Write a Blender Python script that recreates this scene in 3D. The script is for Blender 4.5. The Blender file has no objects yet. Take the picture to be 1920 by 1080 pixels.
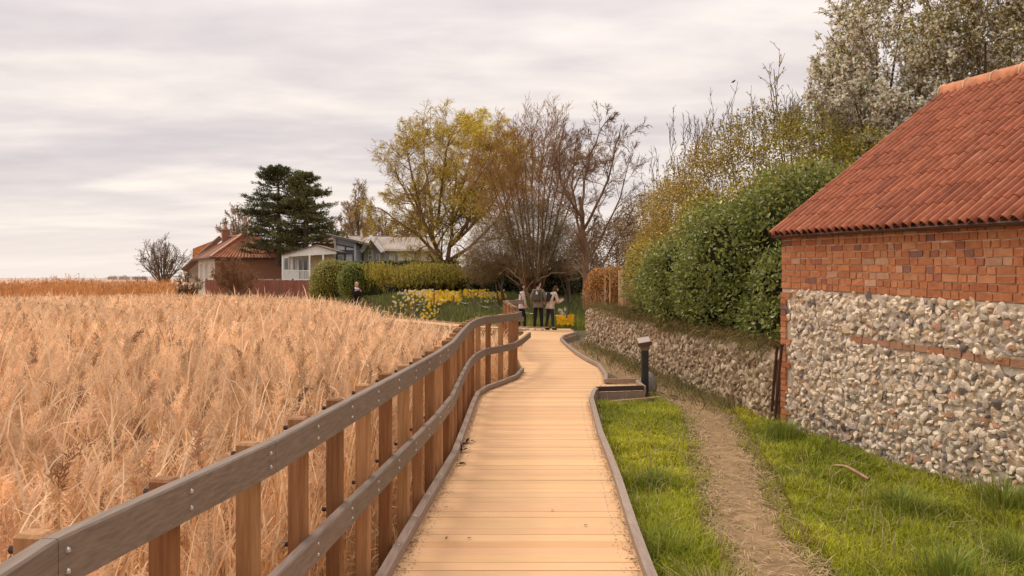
import bpy, math, random
import numpy as np
from mathutils import Vector
R = math.radians
RNG = np.random.default_rng(11)
random.seed(11)
SC = bpy.context.scene
COLL = SC.collection

# ------------------------------------------------------------------ camera
F = 1500.0            # focal length in photograph pixels (1920 wide)
CH = 1.8              # camera height above the deck
HY = 522.0            # horizon row in the photograph
cam = bpy.data.cameras.new('camera')
cam.sensor_width = 36.0
cam.lens = 36.0 * F / 1920.0
cam.shift_y = (HY - 540.0) / 1920.0
cam.clip_start = 0.05
cam.clip_end = 6000
co = bpy.data.objects.new('camera', cam)
COLL.objects.link(co)
co.location = (0, 0, CH)
co.rotation_euler = (R(90), 0, 0)
SC.camera = co

# ------------------------------------------------------------------ world
SUN_EL, SUN_AZ = R(52), R(312)      # azimuth clockwise from +Y: ahead and to the left, behind thin cloud
wd = bpy.data.worlds.new('World')
SC.world = wd
wd.use_nodes = True
wn, wl = wd.node_tree.nodes, wd.node_tree.links
wn.clear()
def N(nodes, typ, **kw):
    n = nodes.new(typ)
    for k, v in kw.items():
        if k == 'ins':
            for kk, vv in v.items():
                n.inputs[kk].default_value = vv
        else:
            setattr(n, k, v)
    return n
out = N(wn, 'ShaderNodeOutputWorld')
bg = N(wn, 'ShaderNodeBackground', ins={'Strength': 0.1})
sky = N(wn, 'ShaderNodeTexSky', sky_type='NISHITA', sun_disc=False, sun_elevation=SUN_EL, sun_rotation=SUN_AZ)
tc = N(wn, 'ShaderNodeTexCoord')
sep = N(wn, 'ShaderNodeSeparateXYZ')
wl.new(tc.outputs['Generated'], sep.inputs[0])
zc = N(wn, 'ShaderNodeMath', operation='MAXIMUM', ins={1: 0.0}); wl.new(sep.outputs['Z'], zc.inputs[0])
za = N(wn, 'ShaderNodeMath', operation='ADD', ins={1: 0.10}); wl.new(zc.outputs[0], za.inputs[0])
dx = N(wn, 'ShaderNodeMath', operation='DIVIDE'); wl.new(sep.outputs['X'], dx.inputs[0]); wl.new(za.outputs[0], dx.inputs[1])
dy = N(wn, 'ShaderNodeMath', operation='DIVIDE'); wl.new(sep.outputs['Y'], dy.inputs[0]); wl.new(za.outputs[0], dy.inputs[1])
cmb = N(wn, 'ShaderNodeCombineXYZ', ins={2: 3.7}); wl.new(dx.outputs[0], cmb.inputs[0]); wl.new(dy.outputs[0], cmb.inputs[1])
mp = N(wn, 'ShaderNodeMapping', ins={'Scale': (0.55, 0.95, 1.0), 'Location': (2.3, 0.4, 0.0), 'Rotation': (0, 0, R(-4))})
wl.new(cmb.outputs[0], mp.inputs[0])
nz = N(wn, 'ShaderNodeTexNoise', ins={'Scale': 1.15, 'Detail': 6.0, 'Roughness': 0.46, 'Distortion': 0.35})
wl.new(mp.outputs[0], nz.inputs['Vector'])
ramp = N(wn, 'ShaderNodeValToRGB')
cr = ramp.color_ramp
cr.elements[0].position = 0.33; cr.elements[0].color = (0.60, 0.545, 0.55, 1)
cr.elements[1].position = 0.69; cr.elements[1].color = (1.02, 0.91, 0.80, 1)
e = cr.elements.new(0.47); e.color = (0.72, 0.65, 0.64, 1)
e = cr.elements.new(0.56); e.color = (0.84, 0.755, 0.71, 1)
nz2 = N(wn, 'ShaderNodeTexNoise', ins={'Scale': 4.6, 'Detail': 5.0, 'Roughness': 0.5, 'Distortion': 0.2})
wl.new(mp.outputs[0], nz2.inputs['Vector'])
puff = N(wn, 'ShaderNodeMix', data_type='FLOAT', ins={0: 0.30}); wl.new(nz.outputs['Fac'], puff.inputs[2]); wl.new(nz2.outputs['Fac'], puff.inputs[3])
wl.new(puff.outputs[0], ramp.inputs[0])
# an overcast sky brightens towards the zenith and thins to a pale rim at the horizon
lift = N(wn, 'ShaderNodeMapRange', ins={1: 0.22, 2: 0.85, 3: 8.0, 4: 14.0}); wl.new(sep.outputs['Z'], lift.inputs[0])
hz = N(wn, 'ShaderNodeMapRange', ins={1: 0.0, 2: 0.13, 3: 0.85, 4: 0.0}); wl.new(sep.outputs['Z'], hz.inputs[0])
hm = N(wn, 'ShaderNodeMix', data_type='RGBA', ins={7: (0.90, 0.80, 0.725, 1)})
wl.new(hz.outputs[0], hm.inputs[0]); wl.new(ramp.outputs[0], hm.inputs[6])
sc_ = N(wn, 'ShaderNodeVectorMath', operation='SCALE'); wl.new(hm.outputs[2], sc_.inputs[0]); wl.new(lift.outputs[0], sc_.inputs['Scale'])
mx = N(wn, 'ShaderNodeMix', data_type='RGBA', ins={0: 0.97})
wl.new(sky.outputs[0], mx.inputs[6]); wl.new(sc_.outputs[0], mx.inputs[7])
wl.new(mx.outputs[2], bg.inputs['Color']); wl.new(bg.outputs[0], out.inputs[0])

sun = bpy.data.lights.new('sun', 'SUN')
sun.energy = 1.5
sun.angle = R(17)
sun.color = (1.0, 0.88, 0.72)
so = bpy.data.objects.new('sun', sun)
COLL.objects.link(so)
so.rotation_euler = Vector((-math.sin(SUN_AZ) * math.cos(SUN_EL), -math.cos(SUN_AZ) * math.cos(SUN_EL), -math.sin(SUN_EL))).to_track_quat('-Z', 'Y').to_euler()
vs = SC.view_settings
vs.view_transform = 'Standard'
vs.look = 'None'
vs.exposure = 0.46
vs.gamma = 1.0
SC.cycles.max_bounces = 6
SC.cycles.diffuse_bounces = 3
SC.cycles.transparent_max_bounces = 4

# ------------------------------------------------------------------ mesh tools
def at(px, py, z=0.0):
    """ground point seen at photograph pixel (px, py) at height z"""
    y = F * (CH - z) / (py - HY)
    return np.array([(px - 960) * y / F, y, z])
def pt(px, py, y):
    """point at distance y seen at photograph pixel (px, py)"""
    return np.array([(px - 960) * y / F, y, CH - (py - HY) * y / F])

class G:
    """collects vertices, faces and vertex colours of one mesh"""
    def __init__(s):
        s.v, s.q, s.t, s.c, s.n = [], [], [], [], 0
    def add(s, v, q=None, t=None, c=(1, 1, 1)):
        v = np.asarray(v, float).reshape(-1, 3)
        c = np.asarray(c, float)
        if c.ndim == 1:
            c = np.broadcast_to(c, v.shape)
        s.v.append(v); s.c.append(c.reshape(-1, 3))
        if q is not None and len(q): s.q.append(np.asarray(q, np.int64).reshape(-1, 4) + s.n)
        if t is not None and len(t): s.t.append(np.asarray(t, np.int64).reshape(-1, 3) + s.n)
        s.n += len(v)
        return s
    def box(s, c, size, ax=None, col=(1, 1, 1), jit=0.0, bev=0.0):
        """box about c; ax: three row axes; bev chamfers the four edges along axis 2 and the rim"""
        c = np.asarray(c, float); h = np.asarray(size, float) / 2
        ax = np.eye(3) if ax is None else np.asarray(ax, float)
        if bev <= 0:
            k = np.array([[-1, -1, -1], [1, -1, -1], [1, 1, -1], [-1, 1, -1], [-1, -1, 1], [1, -1, 1], [1, 1, 1], [-1, 1, 1]], float) * h
            if jit: k = k + RNG.normal(0, jit, k.shape)
            q = [[0, 3, 2, 1], [4, 5, 6, 7], [0, 1, 5, 4], [1, 2, 6, 5], [2, 3, 7, 6], [3, 0, 4, 7]]
            return s.add(c + k @ ax, q, c=col)
        b = bev
        ring = lambda ix, iz: [[-h[0] + ix + b, -h[1] + ix, iz], [h[0] - ix - b, -h[1] + ix, iz], [h[0] - ix, -h[1] + ix + b, iz], [h[0] - ix, h[1] - ix - b, iz],
                               [h[0] - ix - b, h[1] - ix, iz], [-h[0] + ix + b, h[1] - ix, iz], [-h[0] + ix, h[1] - ix - b, iz], [-h[0] + ix, -h[1] + ix + b, iz]]
        k = np.array(ring(b, -h[2]) + ring(0, -h[2] + b) + ring(0, h[2] - b) + ring(b, h[2]), float)
        if jit: k = k + RNG.normal(0, jit, k.shape)
        q = []
        for r in range(3):
            for i in range(8):
                j = (i + 1) % 8
                q.append([r * 8 + i, r * 8 + j, r * 8 + 8 + j, r * 8 + 8 + i])
        for o, fl in ((0, 1), (24, 0)):
            for a in ([0, 1, 2, 3], [0, 3, 4, 7], [4, 5, 6, 7]):
                a = [o + x for x in a]
                q.append(a[::-1] if fl else a)
        return s.add(c + k @ ax, q, c=col)
    def beam(s, p0, p1, w, h, col=(1, 1, 1), up=(0, 0, 1), ext=0.0):
        """bar from p0 to p1, w across and h along up"""
        p0, p1 = np.asarray(p0, float), np.asarray(p1, float)
        d = p1 - p0; L = np.linalg.norm(d); d /= L
        up = np.asarray(up, float)
        sd = np.cross(d, up); sd /= np.linalg.norm(sd)
        u = np.cross(sd, d)
        return s.box((p0 + p1) / 2, (L + 2 * ext, w, h), np.array([d, sd, u]), col)
    def poly(s, pts, col=(1, 1, 1)):
        """planar convex polygon as a fan"""
        n = len(pts)
        return s.add(pts, t=[[0, i, i + 1] for i in range(1, n - 1)], c=col)
    def prism(s, pts, off, col=(1, 1, 1)):
        """planar polygon extruded by off"""
        pts = np.asarray(pts, float); n = len(pts)
        v = np.vstack([pts, pts + np.asarray(off, float)])
        t = [[0, i + 1, i] for i in range(1, n - 1)] + [[n, n + i, n + i + 1] for i in range(1, n - 1)]
        q = [[i, (i + 1) % n, n + (i + 1) % n, n + i] for i in range(n)]
        return s.add(v, q, t, col)
    def tubes(s, P, Rr, k=4, col=(1, 1, 1)):
        """B polylines of n points as k-sided tubes"""
        P = np.asarray(P, float); Rr = np.asarray(Rr, float)
        if P.ndim == 2: P, Rr = P[None], Rr[None]
        B, n, _ = P.shape
        if B == 0: return s
        T = np.gradient(P, axis=1)
        T /= np.linalg.norm(T, axis=2, keepdims=True) + 1e-9
        ref = np.where(np.abs(T[:, :1, 2:3]) > 0.8, np.array([[[1.0, 0.13, 0]]]), np.array([[[0.07, 0.05, 1.0]]]))
        U = np.cross(T, ref); U /= np.linalg.norm(U, axis=2, keepdims=True) + 1e-9
        V = np.cross(T, U)
        a = np.arange(k) * 2 * np.pi / k
        v = P[:, :, None, :] + Rr[:, :, None, None] * (np.cos(a)[None, None, :, None] * U[:, :, None, :] + np.sin(a)[None, None, :, None] * V[:, :, None, :])
        b, i, j = np.meshgrid(np.arange(B), np.arange(n - 1), np.arange(k), indexing='ij')
        j2 = (j + 1) % k
        o = b * n * k + i * k
        q = np.stack([o + j, o + j2, o + k + j2, o + k + j], -1).reshape(-1, 4)
        c = np.asarray(col, float)
        if c.ndim == 2: c = np.repeat(c, n * k, axis=0)
        return s.add(v.reshape(-1, 3), q, c=c)
    def ribbons(s, P, W, side, col=(1, 1, 1)):
        """B polylines of n points as flat blades; W half widths, side directions"""
        P = np.asarray(P, float); B, n, _ = P.shape
        if B == 0: return s
        sd = np.asarray(side, float)[:, None, :] * np.asarray(W, float)[:, :, None]
        v = np.stack([P - sd, P + sd], 2).reshape(-1, 3)
        b, i = np.meshgrid(np.arange(B), np.arange(n - 1), indexing='ij')
        o = b * n * 2 + i * 2
        q = np.stack([o, o + 1, o + 3, o + 2], -1).reshape(-1, 4)
        c = np.asarray(col, float)
        if c.ndim == 2: c = np.repeat(c, n * 2, axis=0)
        elif c.ndim == 3: c = np.repeat(c.reshape(-1, 3), 2, axis=0)
        return s.add(v, q, c=c)
    def leaves(s, pos, d, nrm, L, W, col):
        """leaf shaped cards: base, two shoulders, tip, folded a little on the midrib"""
        pos = np.asarray(pos, float); n = len(pos)
        if n == 0: return s
        d = d / (np.linalg.norm(d, axis=1, keepdims=True) + 1e-9)
        sd = np.cross(d, nrm); sd /= np.linalg.norm(sd, axis=1, keepdims=True) + 1e-9
        up = np.cross(sd, d)
        L = np.broadcast_to(np.asarray(L, float), (n,))[:, None]; W = np.broadcast_to(np.asarray(W, float), (n,))[:, None]
        v = np.stack([pos, pos + d * L * .45 + sd * W / 2 + up * W * .18, pos + d * L, pos + d * L * .45 - sd * W / 2 + up * W * .18], 1)
        t = (np.arange(n) * 4)[:, None]
        tri = np.concatenate([t + [[0, 1, 2]], t + [[0, 2, 3]]], 0)
        return s.add(v.reshape(-1, 3), t=tri, c=np.repeat(np.broadcast_to(np.asarray(col, float), (n, 3)), 4, axis=0))
    def balls(s, C, S, col, sub=1, jit=0.12, ax=None):
        """deformed lumps (stones): centres C, half sizes S (n x 3)"""
        bv, bt = ICO[sub]
        C = np.asarray(C, float); n = len(C)
        S = np.broadcast_to(np.asarray(S, float), (n, 3))
        v = bv[None] * (1 + RNG.normal(0, jit, (n, len(bv), 1))) * S[:, None, :]
        if ax is not None: v = v @ np.asarray(ax, float)
        v = v + C[:, None, :]
        t = (bt[None] + (np.arange(n) * len(bv))[:, None, None]).reshape(-1, 3)
        return s.add(v.reshape(-1, 3), t=t, c=np.repeat(np.broadcast_to(np.asarray(col, float), (n, 3)), len(bv), axis=0))
    def build(s, name, material, parent=None, smooth=False):
        v = np.vstack(s.v)
        if parent is not None:
            p, o = parent, np.zeros(3)
            while p is not None:
                o += np.array(p.location); p = p.parent
            v = v - o
        q = np.vstack(s.q) if s.q else np.zeros((0, 4), int)
        t = np.vstack(s.t) if s.t else np.zeros((0, 3), int)
        me = bpy.data.meshes.new(name)
        me.vertices.add(len(v)); me.vertices.foreach_set('co', v.astype(np.float32).ravel())
        li = np.concatenate([q.ravel(), t.ravel()]).astype(np.int32)
        me.loops.add(len(li)); me.loops.foreach_set('vertex_index', li)
        ls = np.concatenate([np.arange(len(q)) * 4, len(q) * 4 + np.arange(len(t)) * 3]).astype(np.int32)
        me.polygons.add(len(ls)); me.polygons.foreach_set('loop_start', ls)
        me.polygons.foreach_set('use_smooth', np.full(len(ls), smooth))
        me.update(calc_edges=True)
        ca = me.color_attributes.new('Col', 'FLOAT_COLOR', 'POINT')
        c4 = np.ones((len(v), 4), np.float32); c4[:, :3] = np.vstack(s.c)
        ca.data.foreach_set('color', c4.ravel())
        me.materials.append(material)
        o = bpy.data.objects.new(name, me)
        COLL.objects.link(o)
        if parent is not None: o.parent = parent
        return o

def ico(sub):
    import bmesh
    bm = bmesh.new(); bmesh.ops.create_icosphere(bm, subdivisions=sub, radius=1)
    v = np.array([x.co[:] for x in bm.verts]); t = np.array([[x.index for x in f.verts] for f in bm.faces])
    bm.free(); return v, t
ICO = {1: ico(1), 2: ico(2), 3: ico(3)}

def tag(o, label=None, cat=None, group=None, kind=None):
    if label: o['label'] = label
    if cat: o['category'] = cat
    if group: o['group'] = group
    if kind: o['kind'] = kind
    return o
def thing(name, label, cat, loc, group=None):
    o = bpy.data.objects.new(name, None)
    o.empty_display_size = 0.2
    COLL.objects.link(o); o.location = [float(x) for x in loc]
    return tag(o, label, cat, group)
def copy_thing(src, loc, rz, scale=1.0, label=None):
    c = src.copy(); COLL.objects.link(c)
    c.location = [float(x) for x in loc]; c.rotation_euler = (0, 0, rz); c.scale = (scale,) * 3
    if label: c['label'] = label
    for ch in list(src.children):
        d = ch.copy(); COLL.objects.link(d); d.parent = c
        for g in ch.children:
            f = g.copy(); COLL.objects.link(f); f.parent = d
    return c

# ------------------------------------------------------------------ materials
def mat(name, c1, c2=None, scale=4.0, rough=0.85, stretch=(1, 1, 1), bump=0.0, bscale=None, detail=5.0, lo=0.35, hi=0.65, attr=True, transl=0.0, spec=0.3, metal=0.0, dirt=None):
    """two colours mixed by noise, tinted by the mesh's own colour attribute; bump; optional translucency and a second, broader stain"""
    m = bpy.data.materials.new(name); m.use_nodes = True
    n, l = m.node_tree.nodes, m.node_tree.links
    n.clear()
    o = N(n, 'ShaderNodeOutputMaterial')
    t = N(n, 'ShaderNodeTexCoord'); mp = N(n, 'ShaderNodeMapping', ins={'Scale': stretch})
    l.new(t.outputs['Object'], mp.inputs[0])
    nz = N(n, 'ShaderNodeTexNoise', ins={'Scale': scale, 'Detail': detail, 'Roughness': 0.6}); l.new(mp.outputs[0], nz.inputs['Vector'])
    mr = N(n, 'ShaderNodeMapRange', ins={1: lo, 2: hi}); l.new(nz.outputs['Fac'], mr.inputs[0])
    c2 = c2 or tuple(x * 0.7 for x in c1)
    mx = N(n, 'ShaderNodeMix', data_type='RGBA', ins={6: (*c1, 1), 7: (*c2, 1)}); l.new(mr.outputs[0], mx.inputs[0])
    col = mx.outputs[2]
    if dirt:
        dc, ds, dlo, dhi, damt = dirt
        dn = N(n, 'ShaderNodeTexNoise', ins={'Scale': ds, 'Detail': 6.0, 'Roughness': 0.65}); l.new(t.outputs['Object'], dn.inputs['Vector'])
        dr = N(n, 'ShaderNodeMapRange', ins={1: dlo, 2: dhi, 3: 0.0, 4: damt}); l.new(dn.outputs['Fac'], dr.inputs[0])
        dm = N(n, 'ShaderNodeMix', data_type='RGBA', ins={7: (*dc, 1)}); l.new(dr.outputs[0], dm.inputs[0]); l.new(col, dm.inputs[6])
        col = dm.outputs[2]
    if attr:
        a = N(n, 'ShaderNodeVertexColor', layer_name='Col')
        ml = N(n, 'ShaderNodeMix', data_type='RGBA', blend_type='MULTIPLY', ins={0: 1.0}); l.new(col, ml.inputs[6]); l.new(a.outputs['Color'], ml.inputs[7])
        col = ml.outputs[2]
    p = N(n, 'ShaderNodeBsdfPrincipled', ins={'Roughness': rough, 'Metallic': metal, 'Specular IOR Level': spec})
    l.new(col, p.inputs['Base Color'])
    if bump:
        bz = nz
        if bscale:
            bz = N(n, 'ShaderNodeTexNoise', ins={'Scale': bscale, 'Detail': 4.0}); l.new(mp.outputs[0], bz.inputs['Vector'])
        b = N(n, 'ShaderNodeBump', ins={'Strength': bump, 'Distance': 0.02}); l.new(bz.outputs['Fac'], b.inputs['Height']); l.new(b.outputs[0], p.inputs['Normal'])
    sh = p.outputs[0]
    if transl:
        tr = N(n, 'ShaderNodeBsdfTranslucent'); l.new(col, tr.inputs[0])
        ms = N(n, 'ShaderNodeMixShader', ins={0: transl}); l.new(sh, ms.inputs[1]); l.new(tr.outputs[0], ms.inputs[2])
        sh = ms.outputs[0]
    l.new(sh, o.inputs[0])
    return m

def var(n, amt=0.15, base=(1, 1, 1), hue=0.05):
    """n random tints about base"""
    k = 1 + RNG.normal(0, amt, (n, 1))
    return np.clip(np.asarray(base, float) * k * (1 + RNG.normal(0, hue, (n, 3))), 0.0, 2.0)

M = {}
M['deck'] = mat('deck_boards', (0.70, 0.44, 0.235), (0.63, 0.385, 0.195), 3.0, 0.75, (0.7, 30, 10), 0.15, dirt=((0.36, 0.21, 0.10), 2.2, 0.55, 0.8, 0.22))
M['rail'] = mat('weathered_rail_wood', (0.235, 0.178, 0.138), (0.165, 0.122, 0.095), 3.0, 0.7, (30, 1.6, 30), 0.12)
M['kerb'] = mat('weathered_kerb_wood', (0.33, 0.255, 0.20), (0.24, 0.18, 0.14), 3.0, 0.7, (30, 1.6, 30), 0.12)
M['post'] = mat('hardwood_post', (0.40, 0.215, 0.10), (0.28, 0.14, 0.06), 3.0, 0.75, (24, 24, 1.4), 0.12)
M['bolt'] = mat('zinc_bolt', (0.62, 0.60, 0.58), (0.45, 0.43, 0.42), 40, 0.35, metal=0.7)
M['darkbolt'] = mat('dark_bolt_end', (0.06, 0.04, 0.03), (0.03, 0.02, 0.02), 40, 0.6)
M['black'] = mat('black_painted_timber', (0.025, 0.022, 0.022), (0.04, 0.033, 0.03), 6, 0.6)
M['reed'] = mat('dry_reed', (0.91, 0.675, 0.44), (0.81, 0.565, 0.345), 1.2, 0.9, transl=0.30, spec=0.1)
M['grass'] = mat('fresh_grass', (1, 1, 1), (0.85, 0.85, 0.8), 2.0, 0.7, transl=0.3, spec=0.25)
M['leaf'] = mat('leaf', (1, 1, 1), (0.8, 0.82, 0.8), 3.0, 0.38, transl=0.32, spec=0.5)
M['core'] = mat('shaded_inner_twigs', (1, 1, 1), (0.6, 0.6, 0.6), 9.0, 1.0, bump=1.0, spec=0.0)
M['needle'] = mat('conifer_needles', (1, 1, 1), (0.7, 0.75, 0.7), 1.0, 0.7, transl=0.1)
M['bark'] = mat('bark', (0.17, 0.12, 0.085), (0.09, 0.065, 0.05), 8.0, 0.95, (1, 1, 0.3), 0.4)
M['twig'] = mat('twig', (0.20, 0.145, 0.10), (0.14, 0.10, 0.075), 3.0, 0.95)
M['flint'] = mat('flint_and_mortar', (1, 1, 1), (0.72, 0.70, 0.69), 26.0, 0.7, bump=0.5, bscale=60, spec=0.35)
M['brick'] = mat('red_brick', (1, 1, 1), (0.80, 0.74, 0.70), 22.0, 0.9, bump=0.5, bscale=90, dirt=((0.62, 0.50, 0.42), 5.0, 0.60, 0.80, 0.5))
M['tile'] = mat('clay_pantile', (1, 1, 1), (0.70, 0.62, 0.58), 9.0, 0.8, bump=0.2, bscale=60, dirt=((0.28, 0.22, 0.18), 3.0, 0.54, 0.75, 0.7))
M['paint'] = mat('plain_paint', (1, 1, 1), (0.88, 0.88, 0.88), 3.0, 0.6)
M['cloth'] = mat('cloth', (1, 1, 1), (0.8, 0.8, 0.8), 30.0, 0.95, spec=0.1)
M['skin'] = mat('skin', (0.55, 0.33, 0.23), (0.50, 0.29, 0.20), 20, 0.55, attr=False)
M['glass'] = mat('window_glass', (0.10, 0.11, 0.12), (0.05, 0.055, 0.06), 1.0, 0.06, spec=0.8)
M['soil'] = mat('soil_and_litter', (1, 1, 1), (0.62, 0.60, 0.55), 7.0, 0.95, bump=0.6, bscale=30)
M['petal'] = mat('petal', (1, 1, 1), (0.9, 0.9, 0.9), 9.0, 0.6, transl=0.35)

# ------------------------------------------------------------------ lines of the boardwalk (plan view, metres)
LEFT = np.array([(-1.0, -3), (-0.98, 0.8), (-0.93, 1.9), (-0.86, 3.1), (-0.80, 4.16), (-0.73, 5.5), (-0.66, 6.7), (-0.585, 8.0), (-0.57, 9.5), (-0.555, 11.3),
                 (-0.53, 12.2), (-0.40, 12.9), (-0.19, 13.5), (0.06, 14.3), (0.19, 15.4), (0.22, 16.3), (0.12, 18.5), (-0.05, 21), (-0.14, 23.0), (0.05, 24.2), (0.3, 25.2), (0.42, 26.5)])
RIGHT = np.array([(0.70, -3), (0.72, 1.5), (0.77, 3.0), (0.817, 4.8), (0.85, 5.6), (0.924, 7.0), (0.965, 8.04), (1.0, 9.08), (1.09, 10.6), (1.15, 11.6), (1.25, 12.25), (1.33, 12.6),
                  (1.60, 13.65), (1.70, 14.5), (1.75, 16.2), (1.64, 17.2), (1.52, 18.8), (1.44, 21.1), (1.41, 23.0), (1.55, 24.2), (2.1, 25.9)])
RAIL = np.array([(-0.99, -1.5), (-1.02, 0.8), (-1.098, 1.936), (-0.915, 3.1), (-0.83, 4.16), (-0.70, 5.76), (-0.625, 6.8), (-0.572, 8.0), (-0.585, 9.6), (-0.585, 11.3),
                 (-0.545, 12.3), (-0.43, 13.2), (-0.20, 13.75), (0.05, 14.4), (0.19, 15.3)])
PATH = np.array([(1.62, 1.0), (1.68, 3.0), (1.76, 5.2), (1.83, 6.1), (2.15, 7.7), (2.62, 10.3), (2.88, 12.0), (2.66, 14.2), (2.4, 17), (2.1, 20), (2.0, 24)])
PATHW = np.array([0.46, 0.46, 0.48, 0.52, 0.53, 0.52, 0.54, 0.75, 0.9, 0.9, 0.9])
BX0, BY0 = 3.515, 10.4                      # barn corner
BU = np.array([0.2563, -0.9666, 0.0])       # along the barn wall, towards the camera
BN = np.array([-0.9666, -0.2563, 0.0])      # out of the barn wall
def wall_x(y): return 2.40 + (24.0 - y) * (3.66 - 2.40) / 13.44
def lx(y): return np.interp(y, LEFT[:, 1], LEFT[:, 0])
def rx(y): return np.interp(y, RIGHT[:, 1], RIGHT[:, 0])
def railx(y): return np.interp(y, RAIL[:, 1], RAIL[:, 0])
BRANCH = np.array([(0.9, 28.05), (-1.75, 29.9), (-5.5, 35.2), (-7.6, 38.0), (-13, 43.5), (-20, 48)])   # the left-hand branch

def sm(a, b, x): 
    t = np.clip((x - a) / (b - a), 0, 1); return t * t * (3 - 2 * t)
def vnoise(x, y, s, seed=0):
    """smooth value noise"""
    x, y = np.asarray(x, float) * s + seed * 17.3, np.asarray(y, float) * s - seed * 9.1
    i, j = np.floor(x), np.floor(y); f, g = x - i, y - j
    f, g = f * f * (3 - 2 * f), g * g * (3 - 2 * g)
    h = lambda a, b: np.modf(np.abs(np.sin(a * 127.1 + b * 311.7 + seed) * 43758.5453))[0]
    return (h(i, j) * (1 - f) + h(i + 1, j) * f) * (1 - g) + (h(i, j + 1) * (1 - f) + h(i + 1, j + 1) * f) * g
def fbm(x, y, s, seed=0, o=4):
    return sum(vnoise(x, y, s * 2 ** k, seed + k) * 0.5 ** k for k in range(o)) / sum(0.5 ** k for k in range(o))
def terrain(x, y):
    edge = np.where(y < 30, lx(np.minimum(y, 26)), np.interp(y, BRANCH[1:, 1], BRANCH[1:, 0]) + 1.25 * sm(28, 30, y))
    edge = np.where(y > 47, -19, edge)
    land = sm(edge - 0.6, edge + 0.5, x)
    z = -0.55 + 0.39 * land
    bank = sm(29.8, 37.5, y) * (1 - sm(60, 120, y)) * sm(-13, -8.5, x) * (1 - sm(9, 16, x)) * land
    return z + bank * 0.95

# ---- ground, one sheet out to the horizon
def axis(fine0, fine1, step, far):
    a = list(np.arange(fine0, fine1, step)); g = step
    while a[-1] < far: g *= 1.25; a.append(a[-1] + g)
    g = step
    while a[0] > -far: g *= 1.25; a.insert(0, a[0] - g)
    return np.array(a)
gx, gy = axis(-16, 14, 0.4, 4000), axis(-3, 60, 0.4, 4000)
XX, YY = np.meshgrid(gx, gy, indexing='ij')
ZZ = terrain(XX, YY)
near = (np.abs(XX) < 60) & (YY < 90) & (YY > -40)
marsh = ZZ < -0.42
cc = np.where(marsh[..., None], np.array([0.46, 0.29, 0.14]), np.array([0.11, 0.105, 0.04]))
mud = sm(0.9, 1.3, XX - 0) * (1 - sm(12.5, 14.2, YY) * 0) * sm(12.6, 14.5, YY) * (1 - sm(25, 28, YY)) * (XX < 6)
cc = cc * (1 - mud[..., None]) + mud[..., None] * np.array([0.19, 0.145, 0.085])
far_ = sm(90, 250, np.hypot(XX, YY))
cc = cc * (1 - far_[..., None]) + far_[..., None] * np.array([0.42, 0.28, 0.17])
g = G(); nx, ny = XX.shape
ii, jj = np.meshgrid(np.arange(nx - 1), np.arange(ny - 1), indexing='ij'); o_ = ii * ny + jj
g.add(np.stack([XX, YY, ZZ], -1), np.stack([o_, o_ + ny, o_ + ny + 1, o_ + 1], -1), c=cc.reshape(-1, 3))
tag(g.build('ground', M['soil'], smooth=True), kind='structure')

# ---- trodden path through the grass
yy = np.arange(0.6, 24, 0.07); px_ = np.interp(yy, PATH[:, 1], PATH[:, 0]); pw_ = np.interp(yy, PATH[:, 1], PATHW)
us = np.linspace(-1, 1, 13); g = G()
P = np.zeros((len(yy), 13, 3))
wob = pw_[:, None] / 2 * (1.05 + 0.35 * (fbm(yy[:, None] + 0 * us, np.sign(us)[None] * 5 + 0 * yy[:, None], 2.2, 3) - .5))
P[..., 0] = px_[:, None] + us * wob; P[..., 1] = yy[:, None]
P[..., 2] = -0.150 + 0.014 * (fbm(P[..., 0], P[..., 1], 5, 8) - .3) - 0.012 * np.abs(us) ** 4
i, j = np.meshgrid(np.arange(len(yy) - 1), np.arange(12), indexing='ij'); o_ = i * 13 + j
tone = fbm(P[..., 0], P[..., 1], 3, 5)[..., None]
g.add(P, np.stack([o_, o_ + 1, o_ + 14, o_ + 13], -1), c=(np.array([0.345, 0.225, 0.12]) * (0.70 + 0.5 * tone)).reshape(-1, 3))
tag(g.build('footpath', M['soil'], smooth=True), kind='structure')

# ---- boardwalk: planks, joists, kerbs
bw = thing('boardwalk', 'curving boardwalk of tan crosswise planks between the reeds and the grass', 'boardwalk', (0.1, 6, 0))
tag(bw, kind='structure')
g = G(); y = -2.8; k = 0
while y < 28.6:
    y1 = y + 0.138
    yl, yr = min(y, 26.4), min(y, 25.8); yl1, yr1 = min(y1, 26.4), min(y1, 25.8)
    a0, a1, b0, b1 = lx(yl) - .02, lx(yl1) - .02, rx(yr) + .02, rx(yr1) + .02
    z = RNG.normal(0, 0.0012)
    col = var(1, 0.042, (1, 1, 1), 0.014)[0]
    if RNG.random() < 0.10: col = col * np.array([0.97, 0.90, 0.86])
    gp = 0.0010 + 0.0022 * RNG.random() ** 3
    v = [[a0, y + gp, z], [b0, y + gp, z + RNG.normal(0, .001)], [b1, y1 - gp, z], [a1, y1 - gp, z]]
    v += [[p[0], p[1], -0.035] for p in v]
    g.add(v, [[0, 1, 2, 3], [0, 4, 5, 1], [1, 5, 6, 2], [2, 6, 7, 3], [3, 7, 4, 0]], c=col)
    y = y1; k += 1
g.build('planks', M['deck'], bw)
g = G()                                    # nail heads in four rows
for f in (0.085, 0.915):
    y = -1 + 0.03
    while y < 16:
        for d in (0, 0.075):
            x = lx(y) * (1 - f) + rx(y) * f
            g.box((x + RNG.normal(0, .006), y + d, 0.0035), (0.008, 0.008, 0.002))
        y += 0.138
g.build('nail_heads', M['bolt'], bw)
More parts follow.
